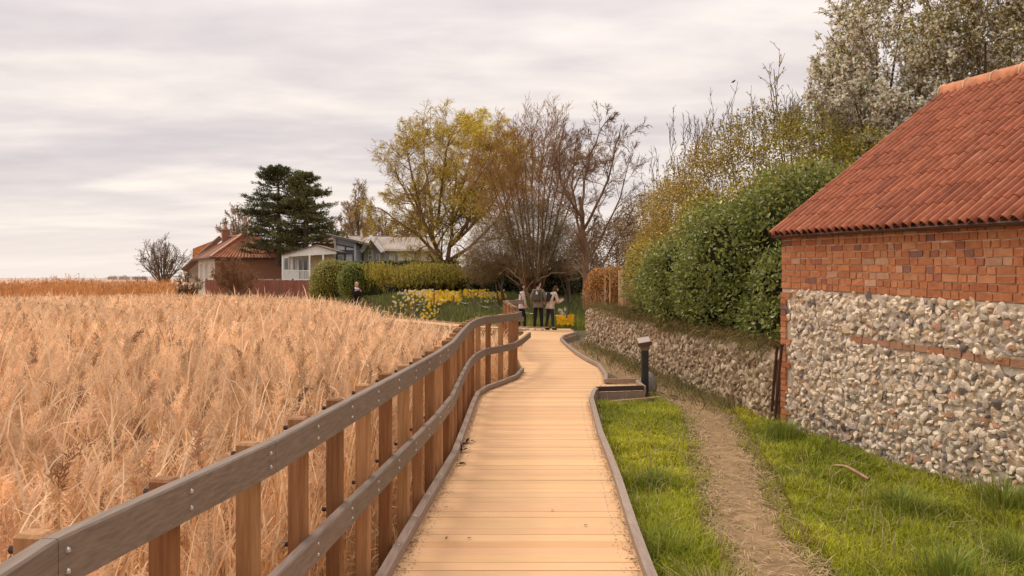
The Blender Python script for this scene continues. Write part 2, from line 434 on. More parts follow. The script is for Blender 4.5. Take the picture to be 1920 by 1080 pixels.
def curb(name, line, z0=0.018, w=0.062, h=0.062, parent=bw):
    g = G()
    for a, b in zip(line[:-1], line[1:]):
        a3, b3 = np.array([*a, z0 + h / 2]), np.array([*b, z0 + h / 2])
        L = np.linalg.norm(b3 - a3); n = max(1, int(L / 2.4))
        for q in range(n):
            p0, p1 = a3 + (b3 - a3) * q / n, a3 + (b3 - a3) * (q + 1) / n
            d = (p1 - p0) / np.linalg.norm(p1 - p0)
            g.beam(p0 - d * .004, p1 - d * 0.002, w, h, var(1, .06, (1, 1, 1), .012)[0])
    o = g.build(name, M['kerb'], parent)
    gb = G(); 
    for a, b in zip(line[:-1], line[1:]):
        L = np.hypot(b[0] - a[0], b[1] - a[1]); n = max(1, int(L / 0.5))
        for q in range(n):
            t = (q + .5) / n
            gb.balls([[a[0] + (b[0] - a[0]) * t, a[1] + (b[1] - a[1]) * t, z0 + h]], [[.009, .009, .005]], (1, 1, 1), jit=0)
    gb.build('bolt', M['bolt'], o)
    gs = G()                                # spacer blocks that carry the kerb
    for a, b in zip(line[:-1], line[1:]):
        L = np.hypot(b[0] - a[0], b[1] - a[1]); n = max(1, int(L / 0.7))
        for q in range(n):
            t = (q + .5) / n
            d = np.array([b[0] - a[0], b[1] - a[1], 0]) / L
            gs.beam(np.array([a[0] + (b[0] - a[0]) * t, a[1] + (b[1] - a[1]) * t, z0 / 2]) - d * .07, np.array([a[0] + (b[0] - a[0]) * t, a[1] + (b[1] - a[1]) * t, z0 / 2]) + d * .07, w * .8, z0, (.8, .75, .7))
    gs.build('spacer', M['kerb'], o)
    return o
curb('kerb', LEFT[:15] + np.array([0.015, 0]))
curb('kerb', RIGHT[:12])
curb('kerb', RIGHT[12:])
# fascia boards below the deck on both sides
g = G()
for L_, s in ((LEFT, -1), (RIGHT[:12], 1), (RIGHT[12:], 1)):
    for a, b in zip(L_[:-1], L_[1:]):
        g.beam((a[0] + s * .026, a[1], -0.11), (b[0] + s * .026, b[1], -0.11), 0.04, 0.14, (.75, .7, .66), ext=.01)
g.beam((0.4, 28.63, -0.08), (2.1, 28.63, -0.08), 0.05, 0.14, (.6, .55, .5))
g.beam((2.1, 25.9, -0.08), (2.15, 28.6, -0.08), 0.05, 0.14, (.6, .55, .5))
g.build('fascia_board', M['kerb'], bw)
# crumbs of leaf and mud that gather against the kerbs
g = G(); n = 2600; yv = RNG.uniform(1.5, 15.0, n); sd = RNG.random(n) < .5
xv = np.where(sd, lx(yv) + .05 + RNG.exponential(.022, n), rx(yv) - .035 - RNG.exponential(.022, n))
a = RNG.uniform(0, 6.283, n); L = RNG.uniform(.006, .026, n); d = np.stack([np.cos(a), np.sin(a), RNG.normal(0, .2, n)], 1) * L[:, None]
p0 = np.stack([xv, yv, np.full(n, .005)], 1)
g.ribbons(np.stack([p0, p0 + d * .5 + [0, 0, .002], p0 + d], 1), np.tile([.001, .004, .001], (n, 1)), np.stack([-np.sin(a), np.cos(a), 0 * a], 1), var(n, .35, (.30, .19, .11)))
tag(g.build('deck_litter', M['soil']), kind='stuff')
# the spur to the information post
g = G()
for q in range(7):
    x0, x1 = 1.28 + 0.125 * q, 1.28 + 0.125 * (q + 1) - .005
    ya = 12.70 + .2 * (x1 - 1.335)
    g.box(((x0 + x1) / 2, (ya + 13.66) / 2, -0.024), (x1 - x0, 13.66 - ya, 0.035), col=var(1, .05, (1, 1, 1), .012)[0])
g.build('spur_planks', M['deck'], bw)
g = G()
g.beam((1.335, 12.645, 0.05), (2.10, 12.80, 0.05), 0.06, 0.075, (.22, .2, .2))
g.beam((1.36, 12.64, -0.075), (2.12, 12.79, -0.075), 0.05, 0.135, (.95, .9, .88))
g.beam((1.62, 13.67, 0.05), (2.13, 13.70, 0.05), 0.06, 0.07, (1.05, .98, .85))
g.beam((2.13, 12.86, 0.0), (2.13, 13.66, 0.0), 0.05, 0.13, (1.1, 1.1, 1.08))
g.build('spur_kerb', M['kerb'], bw)

# the branch that leaves to the left
br = thing('boardwalk_branch', 'pale boardwalk branch running off to the left in front of the daffodils', 'boardwalk', (-1.75, 29.9, 0))
tag(br, kind='structure')
g = G(); gs = G()
for a, b in zip(BRANCH[:-1], BRANCH[1:]):
    d = np.array([b[0] - a[0], b[1] - a[1], 0]); L = np.linalg.norm(d); d /= L; s = np.array([-d[1], d[0], 0])
    n = int(L / 0.145)
    for q in range(n):
        t = (q + .5) * L / n
        g.box(np.array([*a, -0.022]) + d * t, (L / n - .006, 1.5, 0.035), np.array([d, s, [0, 0, 1]]), var(1, .05)[0] * .95)
    for sg in (-1, 1):
        gs.beam(np.array([*a, -0.09]) + s * sg * .7, np.array([*b, -0.09]) + s * sg * .7, .05, .10, (.8, .7, .6))
        gs.beam(np.array([*a, 0.03]) + s * sg * .73, np.array([*b, 0.03]) + s * sg * .73, .05, .05, (1.3, 1.15, .95))
    for q in range(int(L / 1.5) + 1):
        for sg in (-1, 1):
            gs.beam(np.array([*a, -0.6]) + d * q * 1.5 + s * sg * .6, np.array([*a, -0.05]) + d * q * 1.5 + s * sg * .6, .09, .09, (.5, .42, .36), up=d)
g.build('planks', M['deck'], br); gs.build('bearers', M['kerb'], br)

# ------------------------------------------------------------------ railing
def walk(line, s):
    seg = np.hypot(*(line[1:] - line[:-1]).T); cs = np.concatenate([[0], np.cumsum(seg)])
    i = min(np.searchsorted(cs, s, side='right') - 1, len(seg) - 1)
    t = (s - cs[i]) / seg[i]
    d = (line[i + 1] - line[i]) / seg[i]
    return line[i] + (line[i + 1] - line[i]) * t, d, cs[-1]
def railing(line, label, s0, step, top, low, low_ext=None):
    """line: inner face of the rails in plan"""
    root = thing('railing', label, 'railing', (*line[len(line) // 2], 0))
    # corner points offset outwards by the rail's half thickness
    def offs(d):
        out_ = []
        for i in range(len(line)):
            t0 = line[i] - line[i - 1] if i else line[1] - line[0]
            t1 = line[i + 1] - line[i] if i < len(line) - 1 else t0
            t = t0 / np.linalg.norm(t0) + t1 / np.linalg.norm(t1); t /= np.linalg.norm(t)
            nrm = np.array([-t[1], t[0]])
            c = max(0.6, float(np.dot(t, t0 / np.linalg.norm(t0))))
            out_.append(line[i] + nrm * d / c)
        return np.array(out_)
    O0, O1 = offs(0.0), offs(0.048)
    for zt, hh in ((top, 0.125), (low, 0.115)):
        for i in range(len(line) - 1):
            g = G()
            A, B, C, D = O0[i], O0[i + 1], O1[i + 1], O1[i]
            u = (B - A) / np.linalg.norm(B - A) * 0.0015
            A, D, B, C = A + u, D + u, B - u, C - u
            nA = (D - A) * .12; nB = (C - B) * .12
            tnt = var(1, .05, (1, 1, 1), .012)[0]; zs = [zt - hh, zt - .006, zt]
            v = [[*A, zs[0]], [*B, zs[0]], [*C, zs[0]], [*D, zs[0]], [*A, zs[1]], [*B, zs[1]], [*C, zs[1]], [*D, zs[1]],
                 [*(A + nA), zs[2]], [*(B + nB), zs[2]], [*(C - nB), zs[2]], [*(D - nA), zs[2]]]
            q = [[0, 3, 2, 1], [8, 9, 10, 11]]
            for o in (0, 4):
                q += [[o, o + 1, o + 5, o + 4], [o + 1, o + 2, o + 6, o + 5], [o + 2, o + 3, o + 7, o + 6], [o + 3, o, o + 4, o + 7]]
            g.add(v, q, c=tnt)
            g.build('rail', M['rail'], root)
    if low_ext is not None:
        g = G()
        g.beam((*(O0[-1] * .5 + O1[-1] * .5), low - .058), (*low_ext, low - .058), .048, .115, (1, .95, .9))
        g.build('rail', M['rail'], root)
    s = s0; k = 0
    total = walk(line, 0)[2]
    while s < total:
        p, d, _ = walk(line, s)
        n = np.array([-d[1], d[0]])
        c = p + n * (0.048 + 0.041)
        ax = np.array([[*n, 0], [*d, 0], [0, 0, 1]])
        h = top + 0.008 + RNG.normal(0, .004)
        g = G()
        tone = [(.74, .66, .60), (1.12, 1.12, 1.1), (.68, .57, .50), (1.18, 1.2, 1.15), (.90, .84, .80)][k % 5]
        g.box([*c, (h - 0.62) / 2], (0.080, 0.062, h + 0.62), ax, np.array(tone) * (1 + RNG.normal(0, .06)), bev=0.008)
        po = g.build('post', M['post'], root)
        for zt, hh in ((top, .125), (low, .115)):
            if k > 16: break
            for dz in (0.3, 0.72):
                b = p - n * 0.002; gb = G()
                gb.balls([[b[0], b[1], zt - hh * dz]], [[.008, .008, .009]], (1, 1, 1), jit=0); gb.build('bolt', M['bolt'], po)
            b = p + n * (0.048 + 0.081 + .014); gd = G()
            gd.tubes(np.array([[*(b - n * .02), zt - hh * .35], [*(b + n * .012), zt - hh * .35], [*(b + n * .013), zt - hh * .35]]), np.array([.011, .011, .001]), 6); gd.build('bolt_end', M['darkbolt'], po)
        s += step; k += 1
    return root
RT, RL = 1.17, 0.64
s_first = np.hypot(*(RAIL[1] - RAIL[0])) + np.hypot(*(RAIL[2] - RAIL[1])) + 0.03
railing(RAIL, 'grey-brown two-rail timber railing with closely set posts along the boardwalk and the reeds', s_first % 0.55, 0.55, RT, RL, (0.385, 17.3))
railing(np.array([(0.13, 17.6), (-0.02, 20.0), (-0.14, 22.8), (0.36, 23.9)]), 'short far piece of brown railing beyond the bend, in front of the woman in white', 0.1, 0.6, RT, RL)

# ------------------------------------------------------------------ barn
barn = thing('flint_barn', 'flint and red brick barn with an orange pantile roof beside the grass', 'barn', (BX0, BY0, -0.15))
BL = 9.0
def bp(t, z, out_=0.0): return np.array([BX0, BY0, 0]) + BU * t + BN * out_ + np.array([0, 0, z])
def z_band(t): return 1.675 - 0.0265 * t          # lower edge of the brickwork
def z_eave(t): return 2.345 - 0.016 * t
IN = -BN
def unit(v): return v / (np.linalg.norm(v, axis=-1, keepdims=True) + 1e-9)
def wall_lumps(g, P0, u, n, L, zlo, zhi, dz, du, palette, keep=lambda s, z: True, sub=2, depth=0.05, out_=0.012, size=1.0):
    """rows of jittered flints set in a mortar face; zlo / zhi functions of the length"""
    C, S, K = [], [], []
    rows = int((max(zhi(0), zhi(L)) - min(zlo(0), zlo(L))) / dz) + 1
    for r in range(rows):
        n_ = int(L / du)
        for q in range(n_):
            s = (q + .5 * (r % 2) + RNG.uniform(-.45, .45)) * du
            z = min(zlo(0), zlo(L)) + (r + .5 + RNG.uniform(-.45, .45)) * dz
            if s < 0.01 or s > L or z < zlo(s) - .05 or z > zhi(s) - dz * .25 or not keep(s, z): continue
            sc = RNG.choice([.6, .85, 1.05, 1.3], p=[.25, .35, .28, .12]) * RNG.uniform(.9, 1.1) * size
            C.append(P0 + u * s + n * (out_ * RNG.uniform(-.5, 1.1)) + np.array([0, 0, z])); S.append([du * .58 * sc * RNG.uniform(.65, 1.35), depth * RNG.uniform(.7, 1.2), dz * .60 * sc * RNG.uniform(.65, 1.35)])
            K.append(palette(s, z))
    C, S, K = np.array(C), np.array(S), np.array(K)
    # a random turn in the wall's plane for each stone
    bv, bt = ICO[sub]
    m = len(C); a = RNG.uniform(-1.6, 1.6, m); ca, sa = np.cos(a)[:, None], np.sin(a)[:, None]
    v = bv[None] * (1 + RNG.normal(0, .05, (m, len(bv), 1)))
    for _ in range(6):                      # knapped faces: cut each stone by a few random planes
        dcut = unit(RNG.normal(0, 1, (m, 1, 3))); dp = (v * dcut).sum(-1, keepdims=True); cc_ = RNG.uniform(.22, .80, (m, 1, 1))
        v = v - dcut * np.maximum(dp - cc_, 0) * .92
    sk = RNG.normal(0, .25, (m, 1))
    v = np.sign(v) * np.abs(v) ** 0.8 * S[:, None, :]
    x, y_, z = v[..., 0] * ca - v[..., 2] * sa, v[..., 1] + sk * v[..., 0] * .6 + RNG.normal(0, .2, (m, 1)) * v[..., 2], v[..., 0] * sa + v[..., 2] * ca
    w = C[:, None, :] + x[..., None] * u + y_[..., None] * n + z[..., None] * np.array([0, 0, 1.0])
    g.add(w.reshape(-1, 3), t=(bt[None] + (np.arange(m) * len(bv))[:, None, None]).reshape(-1, 3), c=np.repeat(K, len(bv), axis=0))
FL = np.array([(.70, .62, .52), (.72, .63, .51), (.58, .52, .45), (.42, .37, .33), (.64, .51, .37), (.22, .19, .18), (.80, .73, .63), (.48, .29, .19)])
FP = np.array([.24, .20, .16, .10, .13, .06, .08, .03])
def flint_pal(s, z):
    k = RNG.choice(8, p=FP)
    if z < .25 and RNG.random() < .35: k = RNG.choice([3, 5, 2])
    if z < 0.7 and RNG.random() < .05: k = 7
    return FL[k] * RNG.uniform(.85, 1.12) * np.array([1.22, 1.15, 1.06])
def in_strip(s, z): return s > 1.3 and abs(z - (1.16 - .03 * s)) < .045
g = G()
# mortar body of the wall (front face with its own unevenness)
nt, nzv = 90, 24
ts = np.linspace(0.004, BL, nt); ws = np.linspace(0, 1, nzv)
P = np.zeros((nt, nzv, 3))
for a in range(nt):
    zz = -0.5 + (z_band(ts[a]) - 0.003 + 0.5) * ws
    P[a] = bp(ts[a], 0)[None] + np.stack([0 * zz, 0 * zz, zz], 1) + BN[None] * (0.004 + 0.012 * (fbm(ts[a] + 0 * zz, zz, 7, 2)[:, None] - .5))
i, j = np.meshgrid(np.arange(nt - 1), np.arange(nzv - 1), indexing='ij'); o_ = i * nzv + j
g.add(P, np.stack([o_, o_ + nzv, o_ + nzv + 1, o_ + 1], -1), c=np.repeat(np.array([[.60, .50, .38]]), nt * nzv, 0) * (0.7 + .5 * fbm(P[..., 0], P[..., 2], 6, 4).reshape(-1, 1)))
wall_lumps(g, bp(0, 0), BU, BN, BL, lambda s: -0.35, z_band, 0.061, 0.056, flint_pal, keep=lambda s, z: s > (.115 if int((z + 5) / .30) % 2 else .23) and not in_strip(s, z), size=1.32, out_=.010, depth=.034)
g.build('flint_wall', M['flint'], barn)
# brickwork: courses under the eaves, quoins at the corner, a broken strip in the flint
BRK = np.array([(.49, .185, .080), (.53, .21, .092), (.45, .16, .07), (.55, .245, .12), (.36, .135, .08), (.50, .27, .165), (.58, .32, .20), (.27, .125, .09)])
BPR = np.array([.30, .28, .16, .12, .04, .05, .03, .02])
def brick_col(): return BRK[RNG.choice(8, p=BPR)] * RNG.uniform(.9, 1.1)
g = G()
g.prism([bp(0.006, z_band(0), .001), bp(BL, z_band(BL), .001), bp(BL, z_eave(BL) + .06, .001), bp(.006, z_eave(0) + .06, .001)], IN * .2, (.74, .55, .40))
ax = np.array([BU, -BN, [0, 0, 1]])
NR = 9
for r in range(NR):
    t = -0.001; hd = r % 2
    while t < BL:
        w = (.105 if RNG.random() < .62 else .205) * RNG.uniform(.92, 1.06)
        za = z_band(t + w / 2) + (z_eave(t + w / 2) + .02 - z_band(t + w / 2)) * r / NR; zb = z_band(t + w / 2) + (z_eave(t + w / 2) + .02 - z_band(t + w / 2)) * (r + 1) / NR
        h = (zb - za - .012) * RNG.uniform(.94, 1.02)
        g.box(bp(t + w / 2, (za + zb) / 2 + RNG.normal(0, .0015), .0), (w - .013, 0.03 + RNG.normal(0, .003), h), ax, brick_col(), jit=.0018)
        t += w
g.build('brick_courses', M['brick'], barn)
g = G(); z = -.4; r = 0
while z < 1.62:
    w = .11 if r % 2 else .20
    if r % 4 == 0: w = .11
    g.box(bp(w / 2 - .004, z + .037, -.085), (w, .22, .066), ax, brick_col(), jit=.002)
    z += .075; r += 1
g.build('quoin_courses', M['brick'], barn)
g = G()
s = 1.35
while s < BL:
    w = .215 * RNG.uniform(.7, 1.05)
    if True: g.box(bp(s + w / 2, 1.16 - .03 * s, -.005), (w - .012, .05, .07 * RNG.uniform(.85, 1.05)), ax, BRK[RNG.choice([3, 5, 6, 5])] * .82, jit=.003)
    s += w
g.build('brick_strip', M['brick'], barn)
# gable wall and back wall
GW = 2.654; RISE = 1.93
gd = IN
def gp(w, t, z): return np.array([BX0, BY0, 0]) + gd * w + BU * t + np.array([0, 0, z])
g = G()
g.prism([gp(.02, .01, -.5), gp(2 * GW, .01, -.5), gp(2 * GW, .01, 2.34), gp(GW, .01, 2.34 + RISE - .1), gp(.02, .01, 2.34)], BU * .2, (.50, .16, .07))
g.prism([gp(2 * GW, 0, -.5), gp(2 * GW, BL, -.5), gp(2 * GW, BL, 2.3), gp(2 * GW, 0, 2.3)], gd * -.2, (.5, .45, .4))
g.prism([gp(.02, BL, -.5), gp(2 * GW, BL, -.5), gp(2 * GW, BL, 2.3), gp(GW, BL, 2.3 + RISE - .1), gp(.02, BL, 2.3)], BU * -.2, (.50, .16, .07))
g.build('gable_wall', M['brick'], barn)
# pantiles: every tile a curved sheet with a thick lower lip
TW, NC = 0.118, 10
SL = math.hypot(GW + .13, RISE + .10)
tiles = G()
e_out = 0.13
E0 = np.array([BX0, BY0, 0]) + BN * e_out
slope = np.array([*(IN[:2] * (GW + e_out)), RISE + .10]); slope /= np.linalg.norm(slope)
nup = np.cross(slope, -BU); nup = nup if nup[2] > 0 else -nup
prof_u = np.array([0, .09, .22, .36, .50, .63, .72, .86, 1.0])
prof_h = 0.062 * np.where(prof_u < .72, np.sin(prof_u / .72 * np.pi) ** .7, -0.62 * np.sin((prof_u - .72) / .28 * np.pi)) - .012
gauge = SL / NC
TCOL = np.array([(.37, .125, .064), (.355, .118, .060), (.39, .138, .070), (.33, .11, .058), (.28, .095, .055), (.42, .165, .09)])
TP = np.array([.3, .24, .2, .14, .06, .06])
ncol = int((BL + .25) / TW)
for c_ in range(ncol):
    t0 = -.09 + c_ * TW
    for r in range(NC):
        zb = z_eave(max(t0, 0)) + .025
        base = E0 + BU * t0 + slope * (r * gauge) + np.array([0, 0, zb])
        ln = gauge + .05
        lift0, lift1 = .013 + RNG.normal(0, .002), .004
        u_ = (prof_u * TW * 1.08)[:, None] * BU
        sag = -0.02 * math.sin(math.pi * min(1, max(0, t0 / BL)))
        jx = RNG.normal(0, .0016); jl = RNG.normal(0, .006)
        low = base + u_ + BU * jx + nup * (prof_h + lift0 + sag)[:, None] + slope * jl
        hi = base + u_ + BU * jx * .5 + nup * (prof_h + lift1 + sag)[:, None] + slope * ln
        lip = low - nup * .016
        v = np.vstack([lip, low, hi])
        q = [[a, a + 1, a + 10, a + 9] for a in range(8)] + [[9 + a, 10 + a, 19 + a, 18 + a] for a in range(8)]
        groove_shade = np.array([.50, .95, 1, 1, 1, 1, .72, .36, .42])[:, None]      # shade of the gutters between the rolls, painted into the tile colour
        tiles.add(v, q, c=np.tile(groove_shade, (3, 1)) * (TCOL[RNG.choice(6, p=TP)] * RNG.uniform(.95, 1.2)))
# underlay so that nothing shows through, and the far slope
tiles.prism([E0 + BU * -.06 + [0, 0, 2.345], E0 + BU * BL + [0, 0, 2.2], E0 + BU * BL + slope * SL + [0, 0, 2.2], E0 + BU * -.06 + slope * SL + [0, 0, 2.345]], -nup * .03, (.12, .06, .045))
top0, top1 = E0 + BU * -.10 + slope * SL + [0, 0, 2.37], E0 + BU * BL + slope * SL + [0, 0, 2.24]
s2 = np.array([*(IN[:2] * (GW + e_out)), -(RISE + .1)]) / SL
tiles.prism([top0, top1, top1 + s2 * SL, top0 + s2 * SL], [0, 0, -.05], (.45, .15, .08))
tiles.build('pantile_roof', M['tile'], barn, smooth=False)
g = G()
rl = np.linalg.norm(top1 - top0); rd = (top1 - top0) / rl; n = int(rl / .42)
for q in range(n):
    a = np.linspace(-.25, np.pi + .25, 10)
    r0 = .125; sidev = np.cross(rd, [0, 0, 1.0])
    p0 = top0 + rd * (q * rl / n) + [0, 0, -.02]; p1 = top0 + rd * ((q + 1) * rl / n - .006) + [0, 0, -.02]
    ring = np.cos(a)[:, None] * sidev * r0 + np.sin(a)[:, None] * np.array([0, 0, 1.0]) * r0
    ring2 = ring * .93
    v = np.vstack([p0 + ring, p1 + ring * .97, p0 + ring2])
    qd = [[i_, i_ + 1, 10 + i_ + 1, 10 + i_] for i_ in range(9)] + [[20 + i_, 21 + i_, i_ + 1, i_] for i_ in range(9)]
    g.add(v, qd, c=np.array((.62, .26, .13)) * RNG.uniform(.88, 1.12))
    g.tubes(np.array([p0 + ring[i_] * 1.0 for i_ in range(10)]), np.full(10, .012), 5, (.72, .55, .40))
g.build('ridge_tiles', M['tile'], barn, smooth=True)
g = G()
g.beam(bp(-.07, z_eave(0) + .0, .045), bp(BL, z_eave(BL) + .0, .04), .045, .05, (.14, .10, .085))
g.beam(gp(-.1, -.075, 2.36), gp(GW, -.075, 2.36 + RISE + .0), .03, .09, (.5, .2, .12))
g.build('eaves_board', M['paint'], barn)

# ------------------------------------------------------------------ garden wall of flint with a rounded mortar coping
gw = thing('garden_wall', 'low flint garden wall with rounded top running from the barn to the trees', 'wall', (2.9, 17, -0.15))
W0, W1 = np.array([3.665, 10.56, 0]), np.array([2.40, 24.0, 0])
wd_ = (W1 - W0); WL = np.linalg.norm(wd_); wd_ /= WL; wnn = np.array([-wd_[1], wd_[0], 0])     # towards the path
def wtop(s): return 0.80 + 0.012 * s + 0.05 * math.sin(s * 1.3)
g = G()
def gpal(s, z):
    return np.array([(.56, .44, .29), (.48, .37, .24), (.38, .28, .18), (.66, .54, .38), (.26, .19, .12), (.42, .25, .14)][RNG.choice(6, p=[.26, .24, .2, .14, .1, .06])]) * RNG.uniform(.85, 1.12)
nt, na = 80, 12
P = np.zeros((nt, na, 3))
for a in range(nt):
    s = WL * a / (nt - 1); zt = wtop(s)
    an = np.linspace(0, np.pi, na - 2)
    prof = [(.19, -.5)] + [(.19 * math.cos(x), zt - .12 + .12 * math.sin(x)) for x in an] + [(-.19, -.5)]
    for b, (o2, z2) in enumerate(prof):
        P[a, b] = W0 + wd_ * s + wnn * (o2 + .02 * (fbm(s, z2, 5, 7) - .5)) + np.array([0, 0, z2 + .05 * (float(fbm(s, o2, 2.5, 6)) - .5)])
i, j = np.meshgrid(np.arange(nt - 1), np.arange(na - 1), indexing='ij'); o_ = i * na + j
g.add(P, np.stack([o_, o_ + 1, o_ + na + 1, o_ + na], -1), c=np.repeat(np.array([[.34, .25, .155]]), nt * na, 0) * (0.75 + .5 * fbm(P[..., 0] + P[..., 1], P[..., 2], 4, 1).reshape(-1, 1)))
g.add(P[0], t=[[0, b, b + 1] for b in range(1, na - 1)], c=(.30, .22, .14))
g.add(P[-1], t=[[0, b + 1, b] for b in range(1, na - 1)], c=(.36, .29, .21))
wall_lumps(g, W0 + wnn * .185, wd_, wnn, WL, lambda s: -.3, lambda s: wtop(s) - .04, .088, .085, gpal, depth=.045, size=1.2)
wall_lumps(g, W1 + wnn * .17 - [0, 0, 0], -wnn, wd_, .34, lambda s: -.3, lambda s: wtop(WL) - .1, .105, .09, gpal, depth=.04, size=.95)
g.build('flint_face', M['flint'], gw)

# ------------------------------------------------------------------ reeds
def unit(v): return v / (np.linalg.norm(v, axis=-1, keepdims=True) + 1e-9)
def reed_cap(X, Y):
    return 1.8 - Y * (np.interp(X / Y, [-.64, -.44, -.307, -.24, -.20, -.16, -.107, -.067], [560, 554, 557, 566, 577, 606, 629, 642]) - 522) / 1500
def reeds(g, X, Y, lod, hmean=1.42, tint=(1, 1, 1), hsd=.13, free=False):
    n = len(X)
    if n == 0: return
    Z = terrain(X, Y)
    H = hmean * (1 + RNG.normal(0, hsd, n)) * (0.86 + .28 * fbm(X, Y, .35, 21))
    cap = (reed_cap(X, Y) - Z - .03) * (1.04 - .32 * RNG.random(n) ** 1.6)
    if not free: H = np.maximum(np.minimum(H, cap), .3)
    patch = fbm(X, Y, .45, 31)[:, None]
    tone = np.asarray(tint) * (0.80 + .40 * patch) * (1 + RNG.normal(0, .10, (n, 1))) * np.array([1, 1, 1])
    tone = tone * np.where(RNG.random((n, 1)) < .10, np.array([[.62, .54, .45]]), 1.0)
    lean = RNG.normal(0, .13, (n, 2)) + np.array([.03, -.02]) + .2 * (fbm(X, Y, .6, 9)[:, None] - .5)
    m = 5 if lod == 0 else 4
    t = np.linspace(0, 1, m)
    B = np.stack([X, Y, Z], 1)
    P = np.zeros((n, m, 3))
    for k in range(m):
        P[:, k, 0] = X + lean[:, 0] * H * t[k] ** 1.8; P[:, k, 1] = Y + lean[:, 1] * H * t[k] ** 1.8; P[:, k, 2] = Z + H * t[k] * (1 - .04 * t[k])
    r0 = {0: .0042, 1: .0055, 2: .009}[lod]
    ya = RNG.uniform(-.7, .7, n)
    side = np.stack([np.cos(ya), np.sin(ya), 0 * ya], 1)
    Wd = np.tile(np.linspace(1, .5, m), (n, 1)) * r0 * RNG.uniform(.7, 1.3, (n, 1))
    stemc = tone * np.array([1.08, .98, .78])
    if lod == 0: g.tubes(P, Wd * .8, 3, stemc)
    else: g.ribbons(P, Wd, side, stemc)
    # leaves
    nl = {0: 4, 1: 4, 2: 2}[lod]
    for q in range(nl):
        s = RNG.uniform(.25, .92, n); i = np.minimum((s * (m - 1)).astype(int), m - 2); f = (s * (m - 1) - i)[:, None]
        b = P[np.arange(n), i] * (1 - f) + P[np.arange(n), i + 1] * f
        a = RNG.uniform(0, 2 * np.pi, n); L = RNG.uniform(.18, .5, n) * (1 if lod < 2 else 1.2)
        hd = np.stack([np.cos(a), np.sin(a), 0 * a], 1); hd[:, 0] += .1
        rise = RNG.uniform(.9, 3.6, n)[:, None]
        p1 = b + (hd * .55 + [0, 0, 1] * rise * .6) * L[:, None] * .55
        p2 = p1 + (hd * .6 + [0, 0, 1] * (rise * .15 - .25)) * L[:, None] * .5
        sd = unit(np.cross(hd, [0, 0, 1.0]) + RNG.normal(0, .25, (n, 3)))
        w = {0: .0048, 1: .0075, 2: .013}[lod]
        g.ribbons(np.stack([b, b * .49 + p1 * .42 + p2 * .09, b * .16 + p1 * .48 + p2 * .36, p2], 1), np.tile([w * .7, w, w * .8, w * .1], (n, 1)), sd, tone * RNG.uniform(.8, 1.25, (n, 1)))
    # plumes
    has = np.nonzero(RNG.random(n) < {0: .34, 1: .48, 2: .7}[lod])[0]
    nb = {0: 170, 1: 48, 2: 11}[lod]
    T = unit(P[has, -1] - P[has, -2]); tip = P[has, -1]
    pl = RNG.uniform(.14, .24, len(has))
    pc = tone[has] * np.array([1.0, .98, 1.0]) * RNG.uniform(.72, 1.22, (len(has), 1))
    dk = RNG.random((len(has), 1)) < .17
    pc = np.where(dk, pc * np.array([.60, .50, .46]), pc)
    droop = np.array([.18, -.05, 0]) + RNG.normal(0, .42, (len(has), 3)) * [1, 1, 0]
    for q in range(nb):
        s = RNG.uniform(0, 1, len(has))
        axp = tip - T * (pl * .25)[:, None] + (T * .85 + droop * (s ** 1.5)[:, None] * .55) * (pl * s)[:, None] + RNG.normal(0, {0: .009, 1: .012, 2: .015}[lod], (len(has), 3))
        a = RNG.uniform(0, 2 * np.pi, len(has))
        d = unit(T * .75 + np.stack([np.cos(a), np.sin(a), 0 * a], 1) * .8 + droop * .35 + RNG.normal(0, .38, (len(has), 3)))
        L = {0: .040, 1: .055, 2: .10}[lod] * RNG.uniform(.6, 1.3, len(has)) * (1.15 - .6 * s)
        W = {0: .0042, 1: .0085, 2: .022}[lod]
        g.leaves(axp, d, unit(RNG.normal(0, 1, (len(has), 3)) + [0, -.6, .5]), L, W, pc * RNG.uniform(.85, 1.15, (len(has), 1)))
def field(y0, y1, dens, cond, margin=2.0, xmin=None):
    a = int(dens * (y1 - y0) * (0.66 * y1 + margin + 1.5))
    Y = RNG.uniform(y0, y1, a); X = RNG.uniform(-(0.66 * y1 + margin), 1.5, a)
    k = (X > -(0.66 * Y + margin)) & cond(X, Y)
    return X[k], Y[k]
def in_reeds(X, Y):
    e = np.where(Y < 16, np.interp(Y, RAIL[:, 1], RAIL[:, 0]) - .26, np.where(Y < 23, lx(Y) - .35, np.interp(Y, [23, 27, 29.5], [-.8, -1.3, -1.6])))
    bx = np.interp(Y, BRANCH[1:, 1], BRANCH[1:, 0])
    e2 = np.where(Y > 28.5, bx - 1.7, 99)
    return (X < e) & (X < e2)
g = G()
X, Y = field(0.6, 4.5, 190, in_reeds, 1.2); reeds(g, X, Y, 0)
X, Y = field(4.5, 8.5, 150, in_reeds, 1.5); reeds(g, X, Y, 0)
X, Y = field(8.5, 20, 85, in_reeds); reeds(g, X, Y, 1)
X, Y = field(20, 38, 42, in_reeds, 3); reeds(g, X, Y, 2)
X, Y = field(38, 46, 10, lambda X, Y: in_reeds(X, Y) & (Y < 46), 3); reeds(g, X, Y, 2, 1.2)
# the taller, darker stand in the middle distance and the patches before the garden
X, Y = field(46, 54, 40, lambda X, Y: (X < -19.5 - (Y - 46) * .4), 4); reeds(g, X, Y, 2, 1.95, (.76, .58, .42), .09, True)
X = RNG.uniform(-8.6, -7.2, 260); Y = RNG.uniform(33.5, 36.5, 260); k = X < np.interp(Y, BRANCH[1:, 1], BRANCH[1:, 0]) - .9
reeds(g, X[k], Y[k], 2, 1.2, (.9, .85, .8), .1, True)
